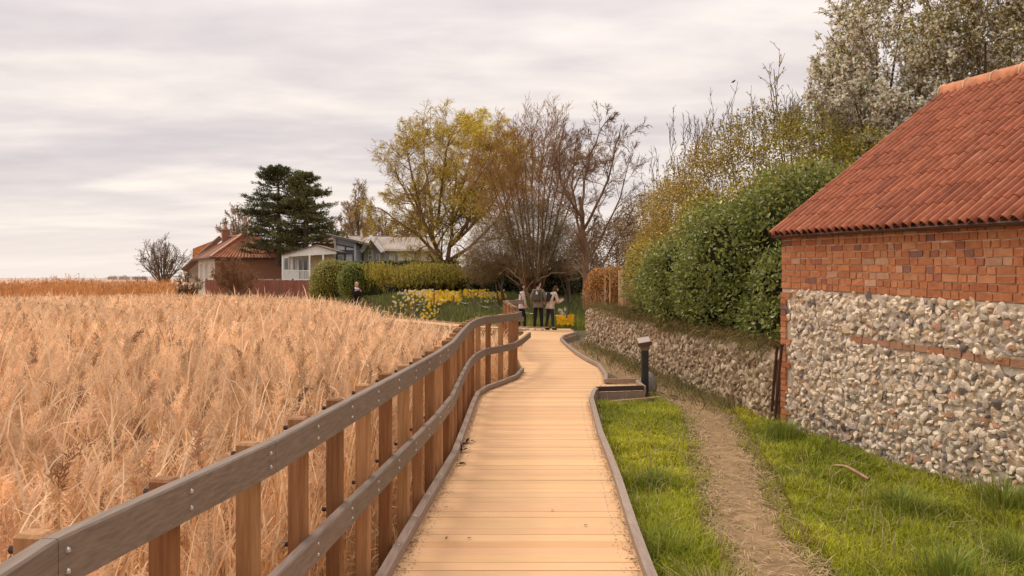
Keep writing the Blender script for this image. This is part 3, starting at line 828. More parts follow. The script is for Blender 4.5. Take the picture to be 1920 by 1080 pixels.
# broken stems and litter low between the stems next to the railing
n = 9000
Y = RNG.uniform(1.2, 16, n); X = railx(Y) - .12 - np.abs(RNG.normal(0, .9, n)); Z = terrain(X, Y) + np.abs(RNG.normal(0, .28, n))
a = RNG.uniform(0, 6.283, n); el = RNG.uniform(-.5, 1.0, n); L = RNG.uniform(.15, .55, n)
d = np.stack([np.cos(a) * np.cos(el), np.sin(a) * np.cos(el), np.sin(el)], 1) * L[:, None]
p0 = np.stack([X, Y, Z], 1)
k = (p0[:, 0] + d[:, 0]) < railx(p0[:, 1] + d[:, 1]) - .16
p0, d = p0[k], d[k]; n = len(p0)
g.ribbons(np.stack([p0, p0 + d * .5 + [0, 0, .02], p0 + d], 1), np.tile([.004, .005, .001], (n, 1)), unit(RNG.normal(0, 1, (n, 3))), var(n, .22, (.85, .75, .62)))
for v_ in g.v:                              # nothing leans through the railing
    nr = (v_[:, 1] < 15.3) & (v_[:, 1] > -1); v_[nr, 0] = np.minimum(v_[nr, 0], railx(v_[nr, 1]) - .145)
tag(g.build('reed_bed', M['reed']), kind='stuff')

# the far reed marsh as one rough canopy out to the horizon
gx2 = np.concatenate([np.arange(-170, 30, 1.6), np.arange(30, 200, 10)]); gy2 = np.concatenate([np.arange(72, 200, 2.2), np.geomspace(200, 3600, 60)])
XX, YY = np.meshgrid(gx2 , gy2, indexing='ij'); XX = XX * (YY / 110 * .5 + .6)
ZZ = 0.92 + .30 * (fbm(XX, YY, .25, 4) - .5) + .10 * RNG.normal(0, 1, XX.shape) * (YY < 300)
ZZ = np.where(XX > -17 - (YY - 60) * .0, np.where(YY < 200, -.6, ZZ), ZZ)
g = G(); i, j = np.meshgrid(np.arange(len(gx2) - 1), np.arange(len(gy2) - 1), indexing='ij'); o_ = i * len(gy2) + j
tn = fbm(XX, YY, .08, 14)[..., None]
g.add(np.stack([XX, YY, ZZ], -1), np.stack([o_, o_ + len(gy2), o_ + len(gy2) + 1, o_ + 1], -1), c=(np.array([.92, .86, .92]) * (.8 + .3 * tn)).reshape(-1, 3))
tag(g.build('far_marsh', M['reed']), kind='structure')

# ------------------------------------------------------------------ grass by the path
def path_d(X, Y):
    return np.abs(X - np.interp(Y, PATH[:, 1], PATH[:, 0])) / (np.interp(Y, PATH[:, 1], PATHW) / 2)
def barn_x(Y): return np.where(Y > BY0, wall_x(Y) - .17, BX0 + (BY0 - Y) * 0.2651 - .06)
g = G()
def blades(n, y0, y1, kind):
    Y = RNG.uniform(y0, y1, n) if y0 < y1 else None
    X = RNG.uniform(.75, 5.6, n)
    lo, hi = rx(Y) + .06, barn_x(Y)
    k = (X > lo) & (X < hi) & ~((Y > 12.3) & (Y < 13.8) & (X < 2.25))
    pd = path_d(X, Y)
    k &= (pd > 1.0 + 1.3 * (fbm(X, Y, 3.5, 3) - .5)) | (RNG.random(n) < np.where(pd > .75, .10, .010))
    far = np.where(Y > 13.6, np.where(Y > 14.5, .10 + .35 * (pd > 2) , .3), 1.0)
    k &= RNG.random(n) < far
    X, Y, pd = X[k], Y[k], pd[k]; n = len(X)
    clump = fbm(X, Y, 2.1, 12); cl2 = fbm(X, Y, .7, 19)
    if kind == 0:
        H = (.035 + .15 * clump ** 1.6) * RNG.uniform(.6, 1.35, n) * np.where(pd < 1.5, .55, 1) * np.where(X > hi[k] - .5, 1.15, 1)
        w = .0028 + .0007 * (Y - 3).clip(0, 8) * .8
        col = np.array([.41, .42, .034]) * (0.45 + 1.15 * cl2[:, None]) * (1 + RNG.normal(0, .16, (n, 1)))
        col = col * (1 + (cl2[:, None] - .5) * np.array([.5, .1, -.2]))
        yel = RNG.random((n, 1)) < (.05 + .4 * (pd[:, None] < 1.6))
        col = np.where(yel, np.array([.34, .25, .10]) * RNG.uniform(.7, 1.2, (n, 1)), col)
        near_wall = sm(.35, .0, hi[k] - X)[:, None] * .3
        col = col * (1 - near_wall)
    else:
        H = RNG.uniform(.12, .30, n); w = np.full(n, .0028)
        col = np.array([.52, .42, .24]) * RNG.uniform(.7, 1.2, (n, 1))
    a = RNG.uniform(0, 6.283, n); bend = RNG.uniform(.2, 1.1, n) * (1.4 if kind else 1)
    hd = np.stack([np.cos(a), np.sin(a), 0 * a], 1)
    b = np.stack([X, Y, np.full(n, -.165)], 1)
    p1 = b + hd * (H * bend * .22)[:, None] + np.array([0, 0, 1]) * (H * .60)[:, None]
    p2 = p1 + hd * (H * bend * .55)[:, None] + np.array([0, 0, 1]) * (H * (.55 - .35 * bend))[:, None]
    sd = unit(np.cross(hd, [0, 0, 1.0]) + RNG.normal(0, .3, (n, 3)))
    c3 = np.stack([col * .75, col, col * 1.15], 1)
    g.ribbons(np.stack([b, p1, p2], 1), np.stack([w, w * .8, w * .1], 1), sd, c3)
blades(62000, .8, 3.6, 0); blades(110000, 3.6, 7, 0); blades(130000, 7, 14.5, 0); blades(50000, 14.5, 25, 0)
blades(2600, .8, 9, 1); blades(1600, 9, 16, 1)
# tufts: taller clumps here and there
for tx, ty, tn_, th in ((2.75, 5.0, 420, .32), (4.05, 6.6, 420, .34), (3.4, 5.4, 300, .28), (2.2, 4.5, 500, .22), (1.2, 4.6, 600, .26), (3.2, 6.6, 500, .26), (1.35, 7.5, 400, .2), (1.1, 5.6, 500, .2), (3.25, 9.6, 500, .3), (2.6, 3.9, 500, .26)):
    n = tn_; a = RNG.uniform(0, 6.283, n); r = np.abs(RNG.normal(0, .17, n))
    b = np.stack([tx + r * np.cos(a), ty + r * np.sin(a), np.full(n, -.165)], 1)
    hd = np.stack([np.cos(a), np.sin(a), 0 * a], 1); H = th * RNG.uniform(.5, 1.15, n); bd = RNG.uniform(.2, .9, n)
    p1 = b + hd * (H * bd * .3)[:, None] + np.array([0, 0, 1]) * (H * .6)[:, None]
    p2 = p1 + hd * (H * bd * .6)[:, None] + np.array([0, 0, 1]) * (H * (.45 - .4 * bd))[:, None]
    g.ribbons(np.stack([b, p1, p2], 1), np.tile([.0038, .003, .0004], (n, 1)), unit(np.cross(hd, [0, 0, 1.0])), var(n, .2, (.24, .285, .045) if tx != 1.2 else (.34, .30, .10)))
tag(g.build('grass', M['grass']), kind='stuff')
# dry straw trodden into the path
g = G(); n = 9000
Y = RNG.uniform(.9, 14, n); hw = np.interp(Y, PATH[:, 1], PATHW) / 2
X = np.interp(Y, PATH[:, 1], PATH[:, 0]) + RNG.choice([-1, 1], n) * hw * RNG.beta(2.2, 1.3, n) * 1.4
a = RNG.uniform(0, 6.283, n); L = RNG.uniform(.03, .14, n); d = np.stack([np.cos(a), np.sin(a), RNG.normal(0, .15, n)], 1) * L[:, None]
p0 = np.stack([X, Y, -.138 + np.abs(RNG.normal(0, .012, n))], 1)
ok = (X + np.abs(d[:, 0]) < barn_x(Y)) & (X - np.abs(d[:, 0]) > rx(Y) + .1); p0, d = p0[ok], d[ok]; n = len(p0)
g.ribbons(np.stack([p0, p0 + d * .5 + [0, 0, .006], p0 + d], 1), np.tile([.002, .0028, .001], (n, 1)), unit(np.cross(d, [0, 0, 1.0])), var(n, .25, (.56, .42, .24)))
tag(g.build('straw', M['grass']), kind='stuff')

# ------------------------------------------------------------------ trees
def bough(P, Rr, m, s0, s1, ang, lr, npts, wob, trop, rr, side_bias=None, taper=.35):
    """m children on each of the parent polylines; returns points, radii"""
    B, n, _ = P.shape
    s = RNG.uniform(s0, s1, (B, m)); s = np.sort(s, axis=1)
    i = np.minimum((s * (n - 1)).astype(int), n - 2); f = (s * (n - 1) - i)[..., None]
    bi = np.arange(B)[:, None]
    b = P[bi, i] * (1 - f) + P[bi, i + 1] * f
    r = (Rr[bi, i] * (1 - f[..., 0]) + Rr[bi, i + 1] * f[..., 0])
    T = unit(P[bi, i + 1] - P[bi, i])
    L = np.linalg.norm(P[:, -1] - P[:, 0], axis=1)[:, None] * lr * RNG.uniform(.6, 1.25, (B, m)) * (1.15 - .55 * s)
    q = RNG.normal(0, 1, (B, m, 3)); q = unit(q - T * (q * T).sum(-1, keepdims=True))
    if side_bias is not None: q = unit(q + side_bias)
    an = RNG.normal(ang, ang * .25, (B, m))[..., None]
    d = unit(T * np.cos(an) + q * np.sin(an))
    b, d, L, r = b.reshape(-1, 3), d.reshape(-1, 3), L.reshape(-1), r.reshape(-1)
    K = len(b); out_ = np.zeros((K, npts, 3)); out_[:, 0] = b
    st = (L / (npts - 1))[:, None]
    tr = np.asarray(trop, float)
    for k in range(1, npts):
        d = unit(d + RNG.normal(0, wob, (K, 3)) + tr * (k / npts))
        out_[:, k] = out_[:, k - 1] + d * st
    Rn = (r * rr)[:, None] * np.linspace(1, taper, npts)[None]
    return out_, Rn
def limb(p0, pts, r0, r1, n=9, wob=.03):
    """a hand-placed limb through pts"""
    q = np.array([p0] + list(pts), float); t = np.linspace(0, len(q) - 1, n)
    P = np.stack([np.interp(t, np.arange(len(q)), q[:, c]) for c in range(3)], 1)
    for _ in range(2): P[1:-1] = (P[:-2] + 2 * P[1:-1] + P[2:]) / 4
    P[1:] += RNG.normal(0, wob, P[1:].shape)
    return P, np.linspace(r0, r1, n)
def on_lines(P, k, s0=0.2):
    """k random points on each polyline with the direction there"""
    B, n, _ = P.shape
    s = RNG.uniform(s0, 1, (B, k)); i = np.minimum((s * (n - 1)).astype(int), n - 2); f = (s * (n - 1) - i)[..., None]; bi = np.arange(B)[:, None]
    return (P[bi, i] * (1 - f) + P[bi, i + 1] * f).reshape(-1, 3), unit(P[bi, i + 1] - P[bi, i]).reshape(-1, 3)
def tree_thing(name, label, cat, loc, limbs, levels, leaf=None, group=None, tw_col=(1, 1, 1), trunk_col=(1, 1, 1), k1=6, rmin=.006):
    """limbs: list of (P, R) all with the same number of points; levels: bough argument dicts"""
    root = thing(name, label, cat, loc, group)
    g = G()
    P = np.stack([a for a, _ in limbs]); Rr = np.stack([b for _, b in limbs])
    g.tubes(P, Rr, k1, trunk_col)
    allP = [P]
    cur, cr_ = P, Rr
    tw = G()
    for li, lv in enumerate(levels):
        own_trunk = lv.pop('trunk', False)
        src = cur
        cur, cr_ = bough(src, cr_, **lv)
        cr_ = np.maximum(cr_, rmin)
        cols = var(len(cur), .12, trunk_col if own_trunk else tw_col)
        (g if own_trunk else tw).tubes(cur, cr_, 5 if own_trunk else 3, cols)
        allP.append(cur)
    g.build('trunk', M['bark'], root, smooth=True)
    cw = tw.build('crown', M['twig'], root) if tw.n else None
    if leaf: leaf(root, allP)
    return root

def wp(px, py, y): return pt(px, py, y)
# golden willow
Yw = 42.0
def L_(px, py, dy=0): return wp(px, py, Yw + dy)
base = L_(838, 535)
ww = [limb(base, [L_(834, 500), L_(812, 450, -.5), L_(790, 400, -1), L_(765, 350, -1.5)], .19, .03),
      limb(L_(834, 500), [L_(846, 470), L_(848, 420, .5), L_(852, 370, 1), L_(856, 320, 1)], .15, .03),
      limb(L_(830, 490), [L_(800, 455, 1), L_(760, 425, 1.5), L_(720, 395, 2), L_(708, 388, 2)], .10, .02),
      limb(L_(846, 460), [L_(870, 430, -1), L_(900, 370, -1), L_(915, 320, -1.5), L_(922, 268, -1.5)], .12, .02),
      limb(L_(812, 450), [L_(810, 390, 1), L_(800, 330, 1.5), L_(790, 290, 1.5), L_(798, 248, 1)], .10, .02),
      limb(L_(850, 380), [L_(880, 320, 1), L_(890, 270, 1.5), L_(893, 268, 1), L_(900, 246, 1)], .085, .018),
      limb(L_(838, 490), [L_(880, 465, -1), L_(930, 420, -1.5), L_(962, 360, -2), L_(980, 300, -2)], .10, .02),
      limb(L_(820, 430), [L_(830, 340, -1.5), L_(835, 280, -2), L_(843, 258, -2), L_(855, 236, -2)], .08, .018)]
ww += [limb(L_(812, 450), [L_(790, 410, 1), L_(765, 370, 1.5), L_(745, 330, 2), L_(738, 305, 2)], .09, .018), limb(L_(790, 400, -1), [L_(778, 350, -1.5), L_(768, 310, -1.5), L_(762, 280, -1), L_(765, 255, -1)], .08, .016),
       limb(L_(846, 460), [L_(880, 430, 1), L_(915, 395, 1), L_(945, 350, 1.5), L_(958, 310, 1.5)], .09, .018), limb(L_(848, 420, .5), [L_(872, 370, -1), L_(895, 330, -1.5), L_(935, 285, -1.5), L_(950, 262, -1.5)], .08, .016)]
def wleaf(root, allP):
    g = G()
    p, d = on_lines(allP[-1], 9)
    f = (p[:, 0] / p[:, 1] * F + 960)
    gold = np.exp(-((f - 925) / 85) ** 2) * np.clip((p[:, 2] - 3.0) / 4, .1, 1)
    k = RNG.random(len(p)) < (.16 + .80 * gold)
    p, d = p[k], d[k]; n = len(p)
    g.leaves(p, unit(d + RNG.normal(0, .4, (n, 3)) + [0, 0, -.9]), unit(RNG.normal(0, 1, (n, 3))), RNG.uniform(.10, .22, n), .015, var(n, .2, (.90, .72, .085)))
    g.build('leaf_sprays', M['leaf'], root)
tree_thing('willow_tree', 'golden spring willow with spreading limbs, rising behind the daffodil bed', 'tree', base, ww,
           [dict(m=16, s0=.12, s1=.95, ang=.9, lr=.44, npts=6, wob=.16, trop=(-.02, 0, .02), rr=.42, trunk=True),
            dict(m=9, s0=.15, s1=1, ang=.7, lr=.52, npts=6, wob=.18, trop=(0, 0, .05), rr=.45),
            dict(m=10, s0=.1, s1=1, ang=.7, lr=.55, npts=5, wob=.22, trop=(0, 0, -.18), rr=.5)], wleaf, tw_col=(2.8, 2.15, .8), trunk_col=(1.5, 1.2, .8), rmin=.0075)
# many-stemmed bare tree in the middle
Ym = 35.5
base = pt(1000, 545, Ym)
stems = []
for k in range(15):
    a = -1 + 2 * k / 14 + RNG.normal(0, .05)
    tx = 1000 + a * 112 + RNG.normal(0, 8); ty = 232 + 70 * abs(a) ** 2 + RNG.uniform(0, 50)
    dy = RNG.uniform(-1.6, 1.6)
    stems.append(limb(pt(1000 + a * 14, 545, Ym + dy * .1), [pt(1000 + a * 36, 470, Ym + dy * .4), pt(1000 + a * 66, 390, Ym + dy * .7), pt(1000 + a * 92, 300, Ym + dy), pt(tx, ty, Ym + dy)], .055, .012))
tree_thing('bare_tree', 'brown many-stemmed bare tree fanning out behind the walkers', 'tree', base, stems,
           [dict(m=14, s0=.32, s1=.98, ang=.5, lr=.30, npts=6, wob=.12, trop=(0, 0, .14), rr=.42),
            dict(m=8, s0=.1, s1=1, ang=.55, lr=.5, npts=5, wob=.16, trop=(0, 0, .08), rr=.6),
            dict(m=6, s0=.1, s1=1, ang=.6, lr=.5, npts=4, wob=.18, trop=(0, 0, .04), rr=.7)], tw_col=(2.1, 1.55, .88), trunk_col=(1.7, 1.35, .9), rmin=.006)
# bare tree to the right of it
Yr = 31.0
base = pt(1100, 580, Yr)
def Q(px, py, dy=0): return pt(px, py, Yr + dy)
rt = [limb(base, [Q(1100, 530), Q(1098, 480), Q(1095, 430), Q(1088, 370)], .17, .07),
      limb(Q(1096, 470), [Q(1082, 420, .5), Q(1072, 350, .8), Q(1075, 280, 1), Q(1085, 245, 1)], .065, .014),
      limb(Q(1095, 430), [Q(1118, 390, -.5), Q(1140, 340, -.8), Q(1155, 270, -1), Q(1166, 235, -1)], .065, .014),
      limb(Q(1090, 390), [Q(1096, 340, .5), Q(1108, 290, .6), Q(1125, 245, .6), Q(1140, 225, .5)], .058, .013),
      limb(Q(1100, 500), [Q(1125, 450, 1), Q(1150, 400, 1), Q(1172, 340, 1.2), Q(1186, 285, 1.2)], .058, .013),
      limb(Q(1098, 540), [Q(1120, 520, .4), Q(1138, 480, .8), Q(1158, 445, 1), Q(1180, 420, 1)], 0.055, .013),
      limb(Q(1094, 410), [Q(1060, 370, -1), Q(1045, 320, -1), Q(1050, 270, -1.2), Q(1058, 230, -1.2)], 0.055, .013)]
tree_thing('bare_tree', 'dark-twigged bare tree with a single trunk at the far end of the garden wall', 'tree', base, rt,
           [dict(m=13, s0=.2, s1=.97, ang=.65, lr=.33, npts=6, wob=.16, trop=(0, 0, .05), rr=.42),
            dict(m=9, s0=.15, s1=1, ang=.6, lr=.52, npts=5, wob=.18, trop=(0, 0, .05), rr=.5),
            dict(m=8, s0=.1, s1=1, ang=.65, lr=.5, npts=4, wob=.2, trop=(0, 0, 0), rr=.65)], tw_col=(1.25, 1.05, .85), trunk_col=(1.5, 1.25, .95), rmin=.0055)
# small gnarled branches low behind the walkers
Yg = 33.0
base = pt(1003, 600, Yg)
gt = [limb(base, [pt(1000, 570, Yg), pt(985, 540, Yg), pt(965, 515, Yg), pt(945, 500, Yg)], .08, .02),
      limb(pt(1001, 575, Yg), [pt(1006, 545, Yg), pt(1010, 520, Yg), pt(1012, 495, Yg), pt(1010, 470, Yg)], .06, .02),
      limb(pt(1008, 530, Yg), [pt(1025, 512, Yg - .4), pt(1045, 512, Yg - .6), pt(1070, 515, Yg - .8), pt(1085, 508, Yg - .8)], .03, .01)]
tree_thing('small_tree', 'small grey forked tree standing between the walkers in the shade', 'tree', base, gt,
           [dict(m=8, s0=.3, s1=1, ang=.7, lr=.5, npts=5, wob=.2, trop=(0, 0, .05), rr=.5), dict(m=6, s0=.2, s1=1, ang=.7, lr=.5, npts=4, wob=.2, trop=(0, 0, .05), rr=.6)], tw_col=(1.3, 1.1, .85), trunk_col=(1.5, 1.35, 1.15))
# upright bare poplar far behind the chalets and other distant bare trees
def bare(name, label, px, py0, py1, wpx, Y, n=9, up=.2, dens=(12, 9, 8), tw=(1.3, 1.1, .9), group=None, rb=.06, rmin=None):
    base = pt(px, py0, Y); sts = []
    for k in range(n):
        a = -1 + 2 * (k + .5) / n + RNG.normal(0, .08)
        dy = RNG.uniform(-1, 1) * wpx * Y / F * .35
        tx = px + a * wpx * .42; ty = py1 + (py0 - py1) * (.42 * abs(a) ** 1.6 + RNG.uniform(0, .14))
        f = lambda t: pt(px + (tx - px) * t ** (1 - up * .5), py0 + (ty - py0) * t, Y + dy * t)
        sts.append(limb(pt(px + a * wpx * .05, py0, Y), [f(.25), f(.5), f(.75), f(1)], rb, rb * .25))
    rm = rmin or Y * .00012
    return tree_thing(name, label, 'tree' if 'tree' in name else 'shrub', base, sts,
                      [dict(m=dens[0], s0=.2, s1=1, ang=.5, lr=.32, npts=5, wob=.14, trop=(0, 0, .15), rr=.5),
                       dict(m=dens[1], s0=.15, s1=1, ang=.55, lr=.5, npts=4, wob=.16, trop=(0, 0, .08), rr=.6),
                       dict(m=dens[2], s0=.1, s1=1, ang=.6, lr=.5, npts=3, wob=.18, trop=(0, 0, .03), rr=.7)], tw_col=tw, trunk_col=(1, .9, .75), group=group, rmin=rm)
bare('bare_tree', 'tall pale upright bare tree behind the chalets, right of the conifers', 672, 470, 352, 62, 95, 9, .3, tw=(2.6, 2.1, 1.6), rb=.14)  # distant bare trees: haze is put into their pale twig colour
bare('bare_tree', 'low hazy bare tree just left of the tall upright one behind the chalets', 640, 470, 408, 70, 105, 7, .1, tw=(2.6, 2.0, 1.4), rb=.10)
bare('bare_tree', 'broad rust-tinted bare tree behind the cream chalet roof', 715, 470, 402, 90, 100, 9, .1, tw=(2.8, 1.9, 1.15), rb=.10)
bare('bare_tree', 'bare tree behind the cream chalet, partly hidden by the willow', 775, 470, 395, 85, 100, 9, .1, tw=(2.7, 2.0, 1.2), rb=.10)
bare('bare_tree', 'grey bare tree showing behind the chimney and the conifer', 452, 480, 388, 105, 84, 9, .0, tw=(2.2, 1.85, 1.5), rb=.09)
bare('bare_shrub', 'spiky bare shrub at the edge of the marsh left of the brick house', 305, 535, 446, 118, 58, 30, .0, (8, 5, 3), tw=(1.1, .95, .75), rb=.045, rmin=.006)
bare('bare_shrub', 'dense brown bare shrub in front of the brick house wall', 438, 560, 484, 105, 47, 15, .0, (12, 9, 7), tw=(1.5, 1.15, .85), rb=.03, rmin=.006)
bare('bare_shrub', 'low purple-brown bare shrub beside the house at the reed edge', 262, 560, 522, 70, 52, 11, .0, (7, 6, 3), tw=(1.1, .75, .6), rb=.02, rmin=.006)

bare('bare_shrub', 'brown tangled bare shrub below the low left wing of the brick house', 350, 565, 512, 84, 52, 15, .0, (9, 8, 5), tw=(1.3, 1.05, .75), rb=.02, rmin=.006)
# conifers
def conifer(label, px, py0, py1, wpx, Y, tint):
    base = pt(px, py0, Y); H = (py0 - py1) * Y / F
    root = thing('conifer_tree', label, 'tree', base)
    g = G()
    tr, rr = limb(base, [base + [.1, 0, H * .35], base + [-.05, .1, H * .7], base + [0, 0, H * .98]], .28, .03)
    g.tubes(tr, rr, 7)
    nb = 125; Wd = wpx * Y / F / 2
    s = np.sort(RNG.uniform(.14, .99, nb)) ; a = RNG.uniform(0, 6.283, nb)
    prof = np.interp(s, [0, .12, .3, .55, .8, .93, 1], [.6, .95, 1.08, .92, .56, .28, .05]) * RNG.uniform(.62, 1.12, nb)
    b = np.stack([np.interp(s, np.linspace(0, 1, 9), tr[:, c]) for c in range(3)], 1)
    h = np.stack([np.cos(a), np.sin(a), 0 * a], 1)
    L = Wd * prof
    P = np.zeros((nb, 6, 3))
    for k in range(6):
        t = k / 5
        P[:, k] = b + h * (L * t)[:, None] + np.array([0, 0, 1]) * (L * (-.30 * t + .34 * t * t) + RNG.normal(0, .04, nb) + .35 * np.where(s > .8, L * t, 0))[:, None]
    g.tubes(P, np.linspace(.05, .015, 6)[None] * np.ones((nb, 1)), 4)
    g.build('trunk', M['bark'], root)
    g = G()
    # side shoots in a flat fan along every branch, each with needles
    for sd in (-1, 1):
        for rep in range(9):
            t = RNG.uniform(.25, 1, nb); i = np.minimum((t * 5).astype(int), 4); f = (t * 5 - i)[:, None]
            p = P[np.arange(nb), i] * (1 - f) + P[np.arange(nb), i + 1] * f
            hd = unit(h * .75 + sd * np.stack([-h[:, 1], h[:, 0], 0 * a], 1) * RNG.uniform(.2, 1.1, (nb, 1)) + [0, 0, .12] + RNG.normal(0, .14, (nb, 3)))
            l = .75 * RNG.uniform(.45, 1.15, nb) * (1.2 - .4 * t) * np.clip(L / 1.6, .35, 1.1)
            for q in range(12):
                u = RNG.uniform(0, 1, nb)
                pp = p + hd * (l * u)[:, None] + RNG.normal(0, .045, (nb, 3))
                d = unit(hd * .9 + RNG.normal(0, .45, (nb, 3)) + [0, 0, .25])
                g.leaves(pp, d, unit(RNG.normal(0, .6, (nb, 3)) + [0, 0, 1]), RNG.uniform(.16, .36, nb), .065, var(nb, .25, tint))
    g.build('crown', M['needle'], root)
conifer('taller dark green conifer, the left one of the pair, above the brick house', 522, 500, 308, 142, 66, (.135, .145, .068))
conifer('slightly shorter, yellower conifer with a lopsided crown, right one of the pair', 572, 500, 322, 120, 64, (.18, .175, .065))

# leafy masses
def leafmass(g, blobs, n, L, W, colf, inner=.55, wood=None, seed=3, outw=.8, spread=.55):
    """leaves on and inside a union of ellipsoids (centre, radii), clumped by noise"""
    bl = [(np.array(c, float), np.array(r, float)) for c, r in blobs]
    vol = np.array([np.prod(r) ** (2 / 3) for _, r in bl]); cnt = (n * vol / vol.sum()).astype(int)
    for (c, r), m in zip(bl, cnt):
        d = unit(RNG.normal(0, 1, (m, 3)))
        lump = fbm(d[:, 0] * 2 + c[0] * 3 + d[:, 2], d[:, 1] * 2 + d[:, 2] * 1.7 + c[2], 2.2, seed)
        rad = (inner + (1 - inner) * RNG.uniform(0, 1, m) ** .4) * (.80 + .42 * lump) + RNG.exponential(.025, m)
        p = c + d * rad[:, None] * r
        nr = unit(d / r)
        k = (p[:, 2] > -.2)
        for c2, r2 in bl:
            if c2 is c: continue
            k &= ((((p - c2) / (r2 * .62)) ** 2).sum(1) > 1)
        p, nr, lum = p[k], nr[k], lump[k]; q = len(p)
        dr = unit(nr * .5 + RNG.normal(0, .8, (q, 3)) + [0, 0, -.15])
        nm = unit(nr * outw + RNG.normal(0, spread, (q, 3)) + [0, 0, .25])
        g.leaves(p, dr, nm, L * RNG.uniform(.6, 1.3, q), W * RNG.uniform(.7, 1.25, q), colf(p, lum))
def wood_in(g, base, blobs, k, r):
    for c, rr_ in blobs:
        c = np.array(c, float)
        for _ in range(k):
            e = c + RNG.normal(0, .22, 3) * rr_; b = np.array([c[0] + .3, c[1] + .2, base[2]])
            P, q = limb(b + RNG.normal(0, .12, 3) * [1, 1, 0], [b * .5 + e * .5 + RNG.normal(0, .05, 3), e], r, r * .25, 7)
            g.tubes(P, q, 5)
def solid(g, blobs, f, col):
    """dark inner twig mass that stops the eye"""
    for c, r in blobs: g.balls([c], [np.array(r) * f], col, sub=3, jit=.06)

def lumpy(blobs, k, f):
    """each ellipsoid broken into k smaller boughs set about its surface"""
    o = []
    for c, r in blobs:
        c, r = np.array(c, float), np.array(r, float); o.append((c, r * .80))
        for _ in range(k):
            d = unit(RNG.normal(0, 1, 3)); s = f * RNG.uniform(.65, 1.25); o.append((c + d * r * (1 - s * .72), r * s))
    return o
# evergreen shrub that leans over the garden wall
root = thing('evergreen_shrub', 'big glossy dark green evergreen shrub leaning over the garden wall beside the barn', 'shrub', (4.2, 13.2, -.15))
blobs = [((4.05, 14.0, 2.1), (1.15, 1.5, 1.25)), ((4.7, 13.0, 2.35), (1.2, 1.3, 1.25)), ((3.75, 16.0, 2.0), (1.15, 1.6, 1.25)), ((3.55, 18.0, 1.7), (1.0, 1.5, 1.1)), ((4.5, 15.0, 2.65), (1.3, 1.6, 1.15)),
         ((4.2, 12.6, 1.5), (.75, .9, .8)), ((3.95, 12.1, 1.0), (.6, .9, .7)), ((4.05, 20.0, 1.6), (.85, 1.6, 1.2)), ((3.4, 16.5, 1.35), (.75, 1.6, .7)), ((3.6, 14.2, 1.3), (.7, 1.3, .7)), ((5.3, 13.6, 2.9), (1.2, 1.2, .9))]
g = G(); wood_in(g, np.array([4.3, 14.0, -.15]), blobs, 5, .05); g.build('trunk', M['bark'], root)
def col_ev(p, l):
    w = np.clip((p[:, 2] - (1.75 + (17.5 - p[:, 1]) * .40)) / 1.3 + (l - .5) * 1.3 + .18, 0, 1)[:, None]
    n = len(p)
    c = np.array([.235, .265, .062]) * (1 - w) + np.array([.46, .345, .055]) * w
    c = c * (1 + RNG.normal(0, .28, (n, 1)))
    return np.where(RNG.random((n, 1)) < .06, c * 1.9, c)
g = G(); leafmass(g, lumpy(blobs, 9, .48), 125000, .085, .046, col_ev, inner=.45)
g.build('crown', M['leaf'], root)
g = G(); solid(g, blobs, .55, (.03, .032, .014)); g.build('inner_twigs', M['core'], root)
# ochre deciduous shrub behind it
root = thing('ochre_shrub', 'tall ochre-brown shrub with upright bare shoots behind the evergreen shrub', 'shrub', (4.6, 18.5, -.15))
blobs = [((4.5, 18.4, 3.5), (1.45, 1.5, 1.75)), ((5.5, 17.6, 3.7), (1.5, 1.4, 1.7)), ((4.3, 20.5, 2.9), (1.1, 1.6, 1.9)), ((6.6, 17.2, 3.8), (1.5, 1.4, 1.55)), ((4.35, 22.5, 2.2), (1.0, 1.4, 1.5)), ((7.5, 16.6, 3.4), (1.4, 1.4, 1.5))]
g = G(); wood_in(g, np.array([4.8, 18.5, -.15]), blobs, 7, .05)
# upright shoots standing out of the top
n = 420
sh = []
for c, r in blobs[:5]:
    for _ in range(46):
        a, b = RNG.normal(0, .45, 2); p = np.array(c) + [a * r[0], b * r[1], r[2] * (.55 + .25 * RNG.random())]
        sh.append((p, RNG.uniform(.35, .95)))
P0 = np.array([a for a, _ in sh]); LL = np.array([b for _, b in sh])
d = unit(RNG.normal(0, .16, (len(sh), 3)) + [0, 0, 1]); P = P0[:, None] + d[:, None] * (LL[:, None] * np.linspace(0, 1, 5)[None])[..., None] + RNG.normal(0, .02, (len(sh), 5, 3))
g.tubes(P, np.linspace(.007, .004, 5)[None] * np.ones((len(sh), 1)), 3)
P2, R2 = bough(P, np.full(P.shape[:2], .008), 5, .2, 1, .45, .28, 3, .1, (0, 0, .1), .8); g.tubes(P2, np.maximum(R2, .004), 3)
perch, pr_ = limb(pt(1370, 300, 18.4), [pt(1372, 240, 18.4), pt(1374, 190, 18.4), pt(1375, 158, 18.4)], .009, .004, 7, .03); g.tubes(perch, pr_, 4); pb_, pr2_ = bough(perch[None], pr_[None], 9, .25, .9, .4, .22, 4, .1, (0, 0, .1), .7); g.tubes(pb_, np.maximum(pr2_, .004), 3)
g.build('trunk', M['twig'], root)
def col_oc(p, l):
    n = len(p); k = RNG.random((n, 1))
    w = np.clip((p[:, 0] - 4.2) / 2.2, 0, 1)[:, None]
    return np.where(k < .5, np.array([.50, .36, .062]) * (1 - w) + np.array([.50, .42, .065]) * w, np.array([.34, .235, .05]) * (1 - w) + np.array([.33, .28, .055]) * w) * (1 + RNG.normal(0, .25, (n, 1)))
g = G(); leafmass(g, lumpy(blobs, 8, .5), 115000, .068, .036, col_oc, inner=.4, outw=.3)
bud, bd = on_lines(np.concatenate([P, ]), 10, .05)
